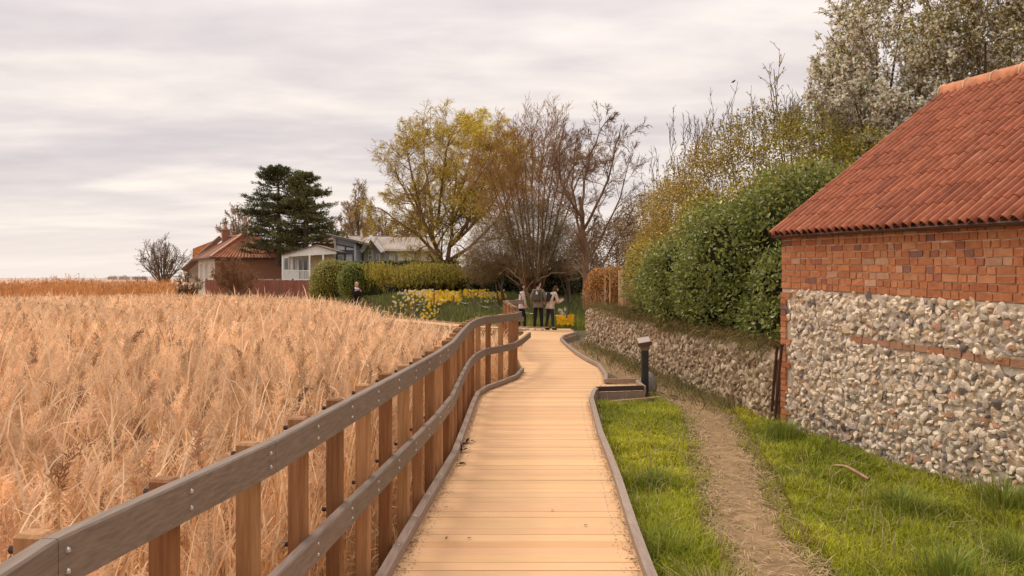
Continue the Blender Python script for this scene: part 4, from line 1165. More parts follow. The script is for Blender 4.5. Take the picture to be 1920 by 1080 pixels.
g.leaves(bud, unit(bd + RNG.normal(0, .5, bud.shape)), unit(RNG.normal(0, 1, bud.shape)), .035, .016, var(len(bud), .25, (.20, .15, .04)))
g.build('crown', M['leaf'], root)
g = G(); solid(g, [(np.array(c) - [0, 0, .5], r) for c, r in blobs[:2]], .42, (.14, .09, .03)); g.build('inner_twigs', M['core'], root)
# blossom thicket behind the barn
def blossom(label, base, limbs, lv, nleaf, bl_amount, seed):
    def lf(root, allP):
        g = G(); gg = G()
        p, d = on_lines(allP[-1], nleaf); n = len(p)
        low = np.clip(1.35 - (p[:, 2] - 2.5) / 5.5, .18, 1)
        kb = RNG.random(n) < bl_amount * low
        q = p[kb]; m = len(q)
        gg.leaves(q + RNG.normal(0, .025, q.shape), unit(RNG.normal(0, 1, q.shape)), unit(RNG.normal(0, 1, q.shape) + [0, -.5, .6]), 0.07, .062, var(m, .08, (.92, .88, .76)))
        kl = (~kb) & (RNG.random(n) < .62); q = p[kl]; m = len(q)
        g.leaves(q, unit(RNG.normal(0, 1, q.shape)), unit(RNG.normal(0, 1, q.shape) + [0, -.3, .6]), .075, .04, var(m, .28, (.44, .38, .13)))
        g.build('leaf_sprays', M['leaf'], root); gg.build('blossom', M['petal'], root)
    return tree_thing('blossom_tree', label, 'tree', base, limbs, lv, lf, tw_col=(1.3, 1.1, .75), trunk_col=(.9, .75, .6), rmin=.006)
def fan(base, tops, r, n=9):
    return [limb(base + RNG.normal(0, .2, 3) * [1, 1, 0], [base * .66 + np.array(t) * .34 + RNG.normal(0, .2, 3), base * .33 + np.array(t) * .67 + RNG.normal(0, .2, 3), np.array(t)], r, r * .2, n) for t in tops]
lvb = lambda: [dict(m=14, s0=.2, s1=1, ang=.55, lr=.30, npts=6, wob=.15, trop=(0, 0, .10), rr=.5),
       dict(m=9, s0=.1, s1=1, ang=.6, lr=.5, npts=5, wob=.18, trop=(0, 0, .05), rr=.5),
       dict(m=7, s0=.1, s1=1, ang=.6, lr=.52, npts=4, wob=.2, trop=(0, 0, .04), rr=.65)]
b0 = np.array([8.8, 18.5, -.15])
blossom('white blossom tree with dark bare upper twigs rising behind the barn verge', b0, fan(b0, [pt(1560, 120, 18), pt(1590, 70, 18.6), pt(1640, 20, 18.2), pt(1600, 190, 17), pt(1660, 130, 16.8), pt(1690, -20, 18.5), pt(1650, 230, 16.6), pt(1720, 120, 17), pt(1560, 220, 18.5), pt(1700, 220, 16.5)], .07), lvb(), 9, .78, 1)
b0 = np.array([11.2, 18.8, -.15])
blossom('large leafing tree above the roof ridge, with scattered white blossom', b0, fan(b0, [pt(1720, -60, 18), pt(1770, -90, 18.6), pt(1830, -110, 18.5), pt(1760, 30, 17.2), pt(1820, 0, 17), pt(1890, -100, 18), pt(1760, 130, 16.5), pt(1850, 80, 16.6), pt(1930, -60, 18), pt(1960, 40, 17)], .09), lvb(), 10, .42, 2)
b0 = np.array([7.2, 19.4, -.15])
blossom('thin bare tree with upright twigs between the ochre shrub and the white blossom', b0, fan(b0, [pt(1440, 170, 19), pt(1452, 130, 19), pt(1480, 190, 19.3), pt(1530, 200, 19.2), pt(1510, 160, 19.4), pt(1550, 160, 19)], .04),
        [dict(m=8, s0=.4, s1=1, ang=.4, lr=.2, npts=5, wob=.12, trop=(0, 0, .15), rr=.5), dict(m=5, s0=.2, s1=1, ang=.5, lr=.5, npts=4, wob=.15, trop=(0, 0, .08), rr=.6)], 3, .25, 3)

# hedge, topiary and shrubs of the garden
def bush(name, label, cat, blobs, n, L, W, colf, inner=.7, dark=(.02, .025, .01), f=.72, **kw):
    c0 = np.array(blobs[0][0]); root = thing(name, label, cat, (c0[0], c0[1], float(terrain(c0[0], c0[1]))))
    g = G(); wood_in(g, np.array([c0[0], c0[1], float(terrain(c0[0], c0[1])) - .1]), blobs[:3], 4, .04); g.build('trunk', M['bark'], root)
    g = G(); leafmass(g, blobs, n, L, W, colf, inner=inner, **kw); g.build('crown', M['leaf'], root)
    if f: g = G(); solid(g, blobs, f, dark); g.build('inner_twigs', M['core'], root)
    return root
def flat(c, amt=.25): return lambda p, l: np.asarray(c) * (1 + RNG.normal(0, amt, (len(p), 1))) * (.7 + .6 * l[:, None])
def E(px, py, Y, rx_, ry_, rz_): return (pt(px, py, Y), (rx_, ry_, rz_))
bush('topiary_bush', 'smooth rounded clipped green bush behind the woman in black', 'bush', [E(664, 528, 40, .74, .74, .86)], 9000, .06, .04, flat((.25, .285, .055), .16), inner=.93, f=.9)
bush('garden_bush', 'loose olive green bush left of the rounded clipped bush', 'bush', [E(618, 525, 42.5, .95, .9, 1.0), E(640, 512, 43, .8, .8, .65), E(603, 545, 42, .6, .6, .7)], 15000, .11, .055, flat((.34, .31, .07)), inner=.6)
root = thing('garden_hedge', 'clipped green hedge in front of the grey and cream chalets', 'hedge', pt(740, 530, 45.5))
hp0, hp1 = pt(640, 530, 46), pt(860, 530, 44)
g = G(); n = 26000; s = RNG.uniform(0, 1, n); b = hp0 + (hp1 - hp0) * s[:, None]
top_ = (CH - (493 - HY) * 45 / F); hgt = top_ + .10 * (fbm(s * 8, 0 * s, 1.5, 3) - .5) * 2
face = RNG.random(n); z = np.where(face < .6, RNG.uniform(-.1, 1, n), 1) * hgt; dpt = np.where(face < .6, -.55, RNG.uniform(-.55, .55, n)) + RNG.normal(0, .06, n)
p = np.stack([b[:, 0], b[:, 1] + dpt, z + RNG.normal(0, .04, n)], 1)
g.leaves(p, unit(RNG.normal(0, 1, (n, 3))), unit(RNG.normal(0, .5, (n, 3)) + np.where(face[:, None] < .6, [[0, -1, .3]], [[0, -.3, 1]])), .10, .055, flat((.11, .13, .03))(p, fbm(s * 30, z * 2, 1, 4)))
hd = (hp1 - hp0)[:2] / np.linalg.norm((hp1 - hp0)[:2])
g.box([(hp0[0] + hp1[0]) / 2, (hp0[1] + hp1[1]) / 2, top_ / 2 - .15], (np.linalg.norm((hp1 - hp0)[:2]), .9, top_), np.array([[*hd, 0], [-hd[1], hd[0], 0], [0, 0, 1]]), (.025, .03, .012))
g.build('crown', M['leaf'], root)
# weeping golden curtain over the dark hollow
root = thing('weeping_shrub', 'yellow-green weeping shrub hanging in a fringe over the daffodils', 'shrub', pt(790, 545, 39.5))
g = G(); st = []
for k in range(46):
    px = RNG.uniform(702, 868); top = pt(px, 499 + RNG.uniform(-4, 8) + 4 * math.sin(px * .06), 40 + RNG.uniform(-.8, .8)); st.append(top)
st = np.array(st)
tr = []
for s0_ in st: tr.append(limb(pt(800 + RNG.normal(0, 14), 560, 40.5), [pt(0.5 * 800 + .5 * (s0_[0] / s0_[1] * F + 960), 505, 40.4), s0_], .03, .008, 7))
g.tubes(np.stack([a for a, _ in tr]), np.stack([b for _, b in tr]), 4); g.build('trunk', M['twig'], root)
g = G(); n = 2600; i = RNG.integers(0, len(st), n); p = st[i] + RNG.normal(0, .35, (n, 3)) * [1, .8, .25]
Ld = RNG.uniform(.2, .75, n) * (.5 + 1.3 * fbm(p[:, 0], 0 * p[:, 0], 1.7, 6))
for k in range(9):
    t = RNG.uniform(0, 1, n)
    q = p + np.stack([RNG.normal(0, .02, n) + .04 * t, RNG.normal(0, .02, n), -Ld * t], 1)
    g.leaves(q, unit(RNG.normal(0, .35, (n, 3)) + [0, 0, -1]), unit(RNG.normal(0, .6, (n, 3)) + [0, -1, .3]), .12, .035, var(n, .25, (.46, .38, .06)))
g.build('crown', M['leaf'], root)
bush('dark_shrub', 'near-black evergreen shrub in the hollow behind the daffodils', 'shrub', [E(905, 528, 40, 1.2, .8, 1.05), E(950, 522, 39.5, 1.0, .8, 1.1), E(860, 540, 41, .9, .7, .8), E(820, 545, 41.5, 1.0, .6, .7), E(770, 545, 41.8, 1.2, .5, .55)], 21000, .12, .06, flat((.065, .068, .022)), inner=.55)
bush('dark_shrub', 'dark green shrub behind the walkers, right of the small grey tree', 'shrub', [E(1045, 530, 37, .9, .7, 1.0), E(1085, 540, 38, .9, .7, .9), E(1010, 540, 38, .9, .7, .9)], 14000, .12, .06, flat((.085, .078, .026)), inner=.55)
bush('brown_thicket', 'brown leafy thicket behind the bare trees at the far end of the wall', 'thicket', [E(1150, 470, 42, 1.7, 1.2, 1.7), E(1205, 430, 40, 1.5, 1.2, 1.8), E(1090, 490, 42, 1.2, 1.0, 1.2), E(1200, 500, 36, 1.0, 1.0, 1.6)], 26000, .11, .05, flat((.33, .21, .07)), inner=.4, f=0)
bush('twig_thicket', 'grey-brown twiggy thicket filling the foot of the many-stemmed tree', 'thicket', [E(930, 460, 34.6, 1.2, .8, 1.2), E(1000, 430, 34.8, 1.5, .8, 1.35), E(1062, 465, 34.6, .9, .8, 1.1), E(905, 495, 34.8, .9, .7, .75), E(985, 480, 34.4, 1.2, .7, .8)], 36000, .30, .013, flat((.32, .22, .10)), inner=.3, f=0)
bush('beech_bush', 'rounded orange-brown bush behind the far end of the garden wall', 'bush', [E(1130, 545, 27, .62, .6, .75), E(1150, 540, 27.5, .6, .6, .75)], 9000, .07, .04, flat((.50, .25, .07)), inner=.6, dark=(.2, .1, .03))

# ------------------------------------------------------------------ daffodil bed on the bank
g = G(); n = 62000
X = RNG.uniform(-13, 3.2, n); Y = RNG.uniform(30.2, 43, n)
k = X > np.interp(Y, BRANCH[1:, 1], BRANCH[1:, 0]) + .95
X, Y = X[k], Y[k]; n = len(X); Z = terrain(X, Y)
H = RNG.uniform(.22, .48, n) * np.where((Y > 38.5) | (X < -7.6), .4, 1) * (.7 + .6 * fbm(X, Y, 1.1, 5)); a = RNG.uniform(0, 6.283, n); hd = np.stack([np.cos(a), np.sin(a), 0 * a], 1); bd = RNG.uniform(.1, .5, n)[:, None]
b = np.stack([X, Y, Z - .02], 1); p1 = b + hd * H[:, None] * bd * .3 + np.array([0, 0, .6]) * H[:, None]; p2 = p1 + hd * H[:, None] * bd * .7 + np.array([0, 0, .4]) * H[:, None] * (1 - bd * .6)
lowc = sm(30, 33.5, Y)[:, None]
g.ribbons(np.stack([b, p1, p2], 1), np.tile([.011, .010, .002], (n, 1)), unit(np.cross(hd, [0, 0, 1.0])), (np.array([.32, .32, .055]) * (1 - lowc) + np.array([.21, .225, .075]) * lowc) * (1 + RNG.normal(0, .22, (n, 1))))
tag(g.build('bed_foliage', M['grass']), kind='stuff')
g = G()
def daffs(px0, px1, py0, py1, n, cols, Y0=33, Y1=37, sz=1.0):
    px, py = RNG.uniform(px0, px1, n), RNG.uniform(py0, py1, n)
    # distance from the row so that the flower heads stand on the bank
    Yd = np.interp(py, [545, 600], [Y1, Y0]) + RNG.uniform(-.3, .3, n)
    X = (px - 960) * Yd / F; Z = terrain(X, Yd) + RNG.uniform(.26, .50, n)
    keep = X > np.interp(Yd, BRANCH[1:, 1], BRANCH[1:, 0]) + .9
    for x, y, z in zip(X[keep], Yd[keep], Z[keep]):
        c = np.array(cols[RNG.integers(len(cols))]); f = unit(np.array([RNG.normal(0, .6), -1, RNG.normal(.1, .25)]))
        u = unit(np.cross(f, [0, 0, 1.0])); v = np.cross(u, f); a = np.arange(6) * np.pi / 3 + RNG.uniform(0, 1)
        d = np.cos(a)[:, None] * u + np.sin(a)[:, None] * v - f * .15
        p = np.array([x, y, z])
        g.leaves(np.repeat([p], 6, 0), d, np.repeat([f], 6, 0), .062 * sz * RNG.uniform(.8, 1.2), .042 * sz, c * RNG.uniform(.85, 1.1))
        g.tubes(np.array([p, p + f * .035 * sz]), np.array([.014, .02]) * sz, 6, np.array([.95, .55, .04]) if c[2] > .2 else c * [1, .8, .6])
YEL, PAL, WHT = (.88, .62, .02), (.90, .80, .30), (.86, .84, .70)
daffs(695, 800, 540, 560, 150, [WHT, WHT, PAL]); daffs(760, 850, 545, 562, 150, [PAL, YEL, WHT]); daffs(800, 865, 548, 582, 260, [YEL, YEL, YEL, PAL], sz=1.1)
daffs(868, 912, 542, 550, 80, [YEL, YEL, PAL]); daffs(870, 945, 550, 566, 90, [YEL, PAL]); daffs(690, 800, 556, 592, 130, [PAL, WHT, YEL]); daffs(790, 830, 575, 590, 70, [YEL, PAL])
daffs(1044, 1075, 578, 600, 80, [YEL, (.9, .5, .03)], 29.5, 33, 1.1); daffs(900, 950, 560, 580, 40, [WHT, YEL]); daffs(1046, 1060, 560, 572, 16, [WHT], 31, 33)
tag(g.build('daffodil_flowers', M['petal']), kind='stuff')
# thin post-and-chain fence in front of the bed
root = thing('bed_fence', 'thin grey post and chain fence along the daffodil bed', 'fence', (-4, 33, .3))
prev = None
for q in range(11):
    t = q / 10; i = np.interp(t, [0, 1], [0, 1]); P0 = np.array([-8.0 + 9.0 * t + .3, 37.3 - 7.3 * t]) ; P0[0] += .75
    z = float(terrain(P0[0], P0[1])); top = np.array([*P0, z + .78])
    g = G(); g.tubes(np.array([[*P0, z - .2], top - [0, 0, .02], top]), np.array([.032, .030, .012]), 7, (.55, .5, .42)); g.build('post', M['kerb'], root)
    if prev is not None:
        s = np.linspace(0, 1, 9); c = prev[None] * (1 - s[:, None]) + top[None] * s[:, None]; c[:, 2] -= .08 + .18 * 4 * s * (1 - s)
        g = G(); g.tubes(c, np.full(9, .004), 4, (.5, .48, .44)); g.build('chain', M['bolt'], root)
    prev = top

# ------------------------------------------------------------------ houses
def quad(g, pts, col, off=None):
    if off is None: g.add(pts, [[0, 1, 2, 3]], c=col)
    else: g.prism(pts, off, col)
def window(root, org, u, n, w, h, col=(.85, .83, .80), mull=(1,), trans=(), fr=.06, name='window', pane=(2.2, 2.1, 2.0)):  # pane tint: reflected sky painted into the glass colour
    """framed window; org lower left corner on the wall's face, u along, n outwards"""
    u, n, z = np.array(u, float), np.array(n, float), np.array([0, 0, 1.0]); org = np.array(org, float)
    g = G(); ax = np.array([u, n, z])
    for x in [fr / 2, w - fr / 2] + [w * m / (len(mull) + 1) for m in range(1, len(mull) + 1) if len(mull)]:
        g.box(org + u * x + z * h / 2 + n * .02, (fr, .07, h), ax, col)
    for y in [fr / 2, h - fr / 2] + [h * t for t in trans]:
        g.box(org + u * w / 2 + z * y + n * .018, (w - .002, .06, fr), ax, col)
    f = g.build(name, M['paint'], root)
    g = G(); g.box(org + u * w / 2 + z * h / 2 + n * .004, (w - .02, .01, h - .02), ax, pane); g.build('pane', M['glass'], f)
    return f
def tiled(g, a, b, c, d, nrow, tw, col, amp=.04):
    """corrugated tile slope: a-b along the eave, d-c along the top"""
    a, b, c, d = (np.array(x, float) for x in (a, b, c, d))
    L = np.linalg.norm(b - a); n = max(4, int(L / tw) * 4); nn = unit(np.cross(b - a, d - a)); nn = nn if nn[2] > 0 else -nn
    s = np.linspace(0, 1, n + 1); rows = []
    for r in range(nrow + 1):
        t = r / nrow
        P = (a[None] * (1 - s[:, None]) + b[None] * s[:, None]) * (1 - t) + (d[None] * (1 - s[:, None]) + c[None] * s[:, None]) * t
        rows.append(P + nn * (amp * np.sin(s * L / tw * 2 * np.pi))[:, None])
    v = np.stack(rows); i, j = np.meshgrid(np.arange(nrow), np.arange(n), indexing='ij'); o_ = i * (n + 1) + j
    k = np.repeat(RNG.uniform(.8, 1.15, (nrow + 1, n // 4 + 1, 1)), 4, axis=1)[:, :n + 1]
    g.add(v.reshape(-1, 3), np.stack([o_, o_ + 1, o_ + n + 2, o_ + n + 1], -1), c=(np.array(col) * k).reshape(-1, 3))
Z3 = np.array([0, 0, 1.0])
# brick house with hipped roof
HYd = 65.0
hc = pt(403, 522, HYd); hc[2] = -.6
u_ = np.array([.93, .3676, 0]); v_ = np.array([-.5144, .8575, 0])
root = thing('brick_house', 'red brick house with hipped orange tile roof, white gable side and a chimney', 'house', hc)
fw, sd_ = 5.7, 7.6; ez = 3.52; nF = np.array([.3676, -.93, 0]); nS = np.array([-.8575, -.5144, 0])
g = G(); quad(g, [hc, hc + u_ * fw, hc + u_ * fw + Z3 * (ez + .6), hc + Z3 * (ez + .6)], (.34, .175, .115), -nF * .25)
g.box(hc + u_ * fw * .8 + Z3 * 1.9 + nF * .6, (2.6, 1.2, .12), np.array([u_, nF, Z3]), (.45, .40, .36))
g.build('brick_wall', M['brick'], root)
g = G(); quad(g, [hc + v_ * .01, hc + v_ * sd_, hc + v_ * sd_ + Z3 * (ez + .6), hc + v_ * .01 + Z3 * (ez + .6)], (.60, .53, .45), -nS * .25); g.build('white_wall', M['paint'], root)
g = G(); quad(g, [hc + u_ * fw, hc + u_ * fw + v_ * sd_, hc + u_ * fw + v_ * sd_ + Z3 * (ez + .6), hc + u_ * fw + Z3 * (ez + .6)], (.34, .175, .115)); g.build('brick_wall', M['brick'], root)
for s_, w_ in ((.25, .75), (3.1, .95), (5.4, 1.0)):
    window(root, hc + v_ * (s_ + w_) + Z3 * (2.3) + nS * .01, -v_, nS, w_, 1.45, mull=(1,))
g = G(); g.box(hc + u_ * 4.1 + Z3 * 1.75 + nF * .05, (2.1, .1, 1.2), np.array([u_, nF, Z3]), (.72, .66, .55)); g.build('garage_door', M['paint'], root)
ov = .35
A = hc - u_ * ov + nF * ov + Z3 * (ez + .6); B = hc + u_ * (fw + ov) + nF * ov + Z3 * (ez + .6)
D = hc - u_ * ov + v_ * (sd_ + 1.6) + Z3 * (ez + .6); C = hc + u_ * (fw + ov) + v_ * (sd_ + 1.6) + Z3 * (ez + .6)
T0 = pt(453, 441, HYd + 3.3); T1 = pt(480, 441, HYd + 4.3); T1[2] = T0[2]
T3 = T0 + v_ * 4.6; T2 = T1 + v_ * 4.6
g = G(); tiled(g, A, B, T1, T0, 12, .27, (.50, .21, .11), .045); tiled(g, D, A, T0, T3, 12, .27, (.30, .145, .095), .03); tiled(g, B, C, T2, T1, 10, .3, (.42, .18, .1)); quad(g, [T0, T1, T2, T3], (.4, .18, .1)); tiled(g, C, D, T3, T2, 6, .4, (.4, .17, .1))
g.build('hipped_roof', M['tile'], root)
g = G()
for a, b in ((A, T0), (B, T1), (T0, T1), (T0, T3)): g.beam(a + Z3 * .06, b + Z3 * .06, .2, .12, (.62, .36, .24))
for a, b in ((A, B), (D, A)): g.beam(a - Z3 * .08, b - Z3 * .08, .1, .14, (.12, .08, .06))
g.build('ridge_tiles', M['tile'], root)
g = G(); cb = pt(423, 446, HYd + 6.5); ch = np.array([u_, v_, Z3]); g.box(cb + Z3 * .0, (.6, .5, 1.4), ch, (.30, .14, .10)); g.box(cb + Z3 * .74, (.70, .6, .10), ch, (.5, .28, .18)); g.tubes(np.array([cb + Z3 * .75, cb + Z3 * 1.1]), np.array([.12, .10]), 8, (.45, .2, .12)); g.build('chimney', M['brick'], root)
# the lower wing and orange roof to its left
root = thing('tiled_outhouse', 'low wing with a bright orange roof showing left of the brick house', 'house', pt(375, 522, 76))
Yo = 76; a0, a1 = pt(362, 466, Yo), pt(398, 454, Yo + 1); g = G(); 
g.prism([pt(340, 505, Yo - 3.2), pt(352, 510, Yo - 2.9), pt(417, 449, Yo - 1.9), pt(412, 442, Yo - 2)], v_ * .7, (.22, .125, .085)); g.build('lean_to_roof', M['tile'], root)
g = G(); tiled(g, pt(360, 490, Yo), pt(402, 486, Yo + 1), a1 + Z3 * .1, a0, 8, .3, (.62, .26, .10), .03); g.build('orange_roof', M['tile'], root)
g = G(); g.prism([pt(350, 530, Yo - 2), pt(400, 530, Yo - 1.5), pt(400, 470, Yo - 1.5), pt(352, 506, Yo - 2)], v_ * 2, (.60, .52, .44)); g.build('wall', M['paint'], root)
# white chalet with a veranda
CY = 54.0
def C_(px, py, dy=0): return pt(px, py, CY + dy)
X_ = np.array([1.0, 0, 0]); NF = np.array([0, -1.0, 0])
root = thing('white_chalet', 'white timber chalet with a low gable, slim posts and a railed veranda', 'chalet', C_(577, 540))
g = G(); 
g.prism([C_(529, 478.3), C_(592, 460), C_(630, 471.2), C_(630, 476), C_(529, 482)], (0, .18, 0), (.90, .87, .82)); g.build('gable_board', M['paint'], root)
g = G(); t_ = np.array([0, 2.6, 0])
g.prism([C_(527, 477.5, -.15), C_(592, 458.5, -.15), C_(592, 460, -.15), C_(527, 479, -.15)], t_, (.20, .17, .15)); g.prism([C_(592, 458.5, -.15), C_(633, 470, -.15), C_(633, 471.5, -.15), C_(592, 460, -.15)], t_, (.26, .21, .18)); g.build('roof', M['tile'], root)
g = G(); g.prism([C_(546, 545, 1.6), C_(626, 545, 1.6), C_(626, 476, 1.6), C_(592, 467, 1.6), C_(546, 478, 1.6)], (0, .15, 0), (.90, .88, .84)); g.prism([C_(580, 545, 1.45), C_(626, 545, 1.45), C_(626, 478, 1.45), C_(580, 478, 1.45)], (0, .14, 0), (.72, .58, .38)); 
g.prism([C_(530, 545, 1.7), C_(546, 545, 1.7), C_(546, 480, 1.7), C_(530, 482, 1.7)], (0, .15, 0), (.78, .74, .68)); g.build('wall', M['paint'], root)
for a in (530, 580.5, 606): 
    g = G(); g.beam(C_(a, 545), C_(a, 478), .1, .1, (.90, .88, .84), up=(0, 1, 0)); g.build('post', M['paint'], root)
g = G(); g.beam(C_(530, 507.5), C_(582, 507.5), .06, .06, (.90, .88, .84)); g.beam(C_(530, 524), C_(582, 524), .06, .06, (.90, .88, .84))
for q in range(20): g.beam(C_(532 + q * 2.55, 524.5), C_(532 + q * 2.55, 508), .04, .03, (.90, .88, .84), up=(0, 1, 0))
g.build('veranda_rail', M['paint'], root)
k_ = CY / F
window(root, C_(532, 507, 1.69), X_, NF, 11 * k_, 25 * k_, (.78, .74, .70), mull=())
window(root, C_(549, 507, 1.59), X_, NF, 6 * k_, 24 * k_, (.78, .74, .70), mull=())
window(root, C_(559, 526, 1.59), X_, NF, 20 * k_, 42 * k_, (.82, .80, .76), mull=(1,), name='glass_door')
# grey chalet with a mono-pitch roof and dark framed windows
CY = 57.0; k_ = CY / F
root = thing('grey_chalet', 'blue-grey chalet with a sloping roof and large dark framed windows', 'chalet', C_(655, 540))
g = G(); g.prism([C_(627, 545), C_(667, 545), C_(667, 453.5), C_(627, 443.5)], (0, .2, 0), (.30, .31, .34)); g.prism([C_(667, 545, .1), C_(684, 545, 4), C_(684, 461, 4), C_(667, 459, .1)], (0, .2, 0), (.27, .29, .32)); g.build('wall', M['paint'], root)
g = G(); g.prism([C_(612, 438, -.5), C_(684, 454.5, -.5), C_(684, 458.5, -.5), C_(612, 441, -.5)], (0, 6, 0), (.16, .155, .165)); g.prism([C_(612, 437.4, -.55), C_(684, 453.8, -.55), C_(684, 454.6, -.55), C_(612, 438.4, -.55)], (0, 6, 0), (.55, .52, .50)); g.build('roof', M['paint'], root)
dk = (.06, .055, .06)
f = window(root, C_(630, 493, -.02), X_, NF, 34 * k_, 19.5 * k_, dk, mull=(1,), fr=.11, pane=(4.5, 4.3, 4.2))  # panes painted lighter still for the sky they reflect
g = G(); fl = [C_(630, 470, -.06), C_(664, 470, -.06), C_(664, 464.5, -.06), C_(630, 458, -.06)]
for a, b in zip(fl, fl[1:] + fl[:1]): g.beam(a, b, .09, .09, dk, ext=.045)
g.beam(C_(647.5, 470, -.06), C_(647.5, 461, -.06), .08, .08, dk, up=(0, 1, 0)); f = g.build('gable_window', M['paint'], root)
g = G(); g.prism([p + np.array([0, .03, 0]) for p in fl], (0, .02, 0), (4.5, 4.3, 4.2)); g.build('pane', M['glass'], f)  # pale sky reflection painted into this pane too
for p0, p1, w in (((628.6, 545), (628.6, 448), .12), ((665.8, 545), (665.8, 458), .14)):
    g = G(); g.beam(C_(*p0, -.08), C_(*p1, -.08), w, .1, (.40, .41, .43), up=(0, 1, 0)); g.build('corner_board', M['paint'], root)
# cream chalet with a long roof and a white gabled porch
CY = 60.0; k_ = CY / F
root = thing('cream_chalet', 'long cream chalet with pale grey roof and a steep white gabled porch', 'chalet', C_(725, 540))
g = G(); g.prism([C_(664, 545, .5), C_(822, 545, .5), C_(822, 466, .5), C_(664, 466, .5)], (0, .2, 0), (.80, .71, .54)); g.build('wall', M['paint'], root)
g = G(); tiled(g, C_(655, 469, 0), C_(826, 468, 0), C_(822, 444.5, 4), C_(655, 442, 4), 8, .9, (.40, .35, .30), .012); tiled(g, C_(826, 466, 8), C_(655, 466, 8), C_(655, 442, 4), C_(822, 444.5, 4), 4, .9, (.38, .33, .29), .012)
g.beam(C_(655, 441.6, 4), C_(822, 444.2, 4), .2, .1, (.30, .26, .23)); g.beam(C_(664, 468.6, -.05), C_(826, 468.6, -.05), .1, .16, (.78, .72, .62)); g.build('roof', M['tile'], root)
g = G(); g.beam(C_(678, 470, -1.2), C_(695.5, 444, -1.2), .2, .26, (.90, .88, .84), ext=.1); g.beam(C_(695.5, 444, -1.22), C_(716, 470, -1.22), .2, .26, (.90, .88, .84), ext=.1); g.build('verge_board', M['paint'], root)
g = G(); g.prism([C_(676, 470, -1.1), C_(695.5, 442, -1.1), C_(695.5, 444, -1.1), C_(676, 473, -1.1)], (0, 3, 0), (.42, .37, .32)); g.prism([C_(695.5, 442, -1.1), C_(718, 470, -1.1), C_(718, 473, -1.1), C_(695.5, 444, -1.1)], (0, 3, 0), (.42, .37, .32)); g.build('porch_roof', M['tile'], root)
g = G(); g.prism([C_(682, 545, -.2), C_(713, 545, -.2), C_(713, 468, -.2), C_(695.5, 447, -.2), C_(682, 468, -.2)], (0, .2, 0), (.50, .46, .42)); g.build('porch_wall', M['paint'], root)
window(root, C_(690, 492, -.22), X_, NF, 10 * k_, 24 * k_, (.85, .82, .78), mull=(), trans=(.55,))
window(root, C_(705, 492, -.22), X_, NF, 7 * k_, 16 * k_, (.85, .82, .78), mull=())
for a, w in ((721, 10), (739, 9), (757, 8), (775, 12), (798, 10)): window(root, C_(a, 490, .49), X_, NF, w * k_, 17 * k_, (.80, .72, .58), mull=())
g = G(); g.tubes(np.array([C_(677.5, 446, 3), C_(677.5, 431, 3), C_(677.5, 430.6, 3)]), np.array([.07, .07, .09]), 8, (.85, .83, .8)); g.build('flue', M['paint'], root)
g = G(); g.prism([pt(590, 452, 68), pt(632, 455, 68), pt(632, 446, 70), pt(590, 445, 70)], (0, .1, 0), (.38, .22, .15))
root = thing('tiled_outhouse', 'strip of dark tiled roof glimpsed above the white chalet', 'house', pt(610, 530, 68)); 
g = G(); tiled(g, pt(582, 455, 68), pt(633, 456, 68), pt(633, 446, 70), pt(586, 444, 70), 5, .33, (.30, .17, .13), .05); g.build('roof', M['tile'], root)
g = G(); g.prism([pt(584, 540, 68.4), pt(632, 540, 68.4), pt(632, 456, 68.4), pt(584, 456, 68.4)], (0, .2, 0), (.4, .2, .12)); g.build('wall', M['brick'], root)
# brown board fence
root = thing('board_fence', 'red-brown board fence between the reeds and the houses', 'fence', pt(480, 560, 50))
f0, f1 = pt(386, 524, 51), pt(583, 524, 47.5); d = (f1 - f0) / 6
for q in range(6):
    g = G(); a = f0 + d * q; nb = 10
    for r in range(nb):
        p = a + d * (r + .5) / nb; ww_ = np.linalg.norm(d) / nb
        dd = unit(d); g.box([p[0], p[1] + .012 * (r % 2), .62 + RNG.normal(0, .008)], (ww_ - .012, .025, 2.15), np.array([dd, [-dd[1], dd[0], 0], [0, 0, 1]]), var(1, .08, (.30, .12, .08))[0])
    g.build('panel', M['paint'], root)
    g = G(); g.box([a[0], a[1] + .08, .65], (.1, .1, 2.25), None, (.24, .10, .07)); g.build('post', M['paint'], root)
# boarded gate, canes and dead twigs at the far end of the wall
root = thing('wooden_gate', 'pale weathered boarded gate with a thick post behind the garden wall', 'gate', (4.0, 25.5, 0))
g = G(); g.beam(pt(1164, 585, 25.5), pt(1164, 507, 25.5), .13, .12, (2.2, 1.85, 1.4), up=(0, 1, 0)); g.build('post', M['kerb'], root)
g = G()
for q in range(5): g.beam(pt(1171 + q * 6, 585, 25.6), pt(1171 + q * 6, 514, 25.6), .095, .02, var(1, .1, (1.5, 1.25, .9))[0], up=(0, 1, 0))
g.build('board_panel', M['kerb'], root)
g = G(); g.beam(pt(1164, 512.5, 25.52), pt(1196, 512.5, 25.52), .06, .06, (.55, .45, .34)); g.build('top_bar', M['kerb'], root)
for px, lab in ((1134, 'left one of two thin pale canes standing before the orange bush'), (1143, 'right one of two thin pale canes, the straighter, before the orange bush')):
    g = G(); a = pt(px, 590, 25.2); b = pt(px + .5, 513, 25.2); g.tubes(np.array([a, a * .5 + b * .5 + [.006, 0, 0], b]), np.array([.024, .022, .019]), 7, (4.2, 3.5, 2.4)); tag(g.build('garden_cane', M['bark'], smooth=True), lab, 'cane', 'canes before the orange bush')
base = pt(1125, 590, 24.4)
bt = [limb(base, [pt(1125 + a * .4, 575, 24.4), pt(1125 + a * .8, 560, 24.3), pt(1125 + a, 545 + abs(a) * .2, 24.3)], .022, .007, 7, .02) for a in (-28, -18, -10, -4, 4, 10, -22, 14)]
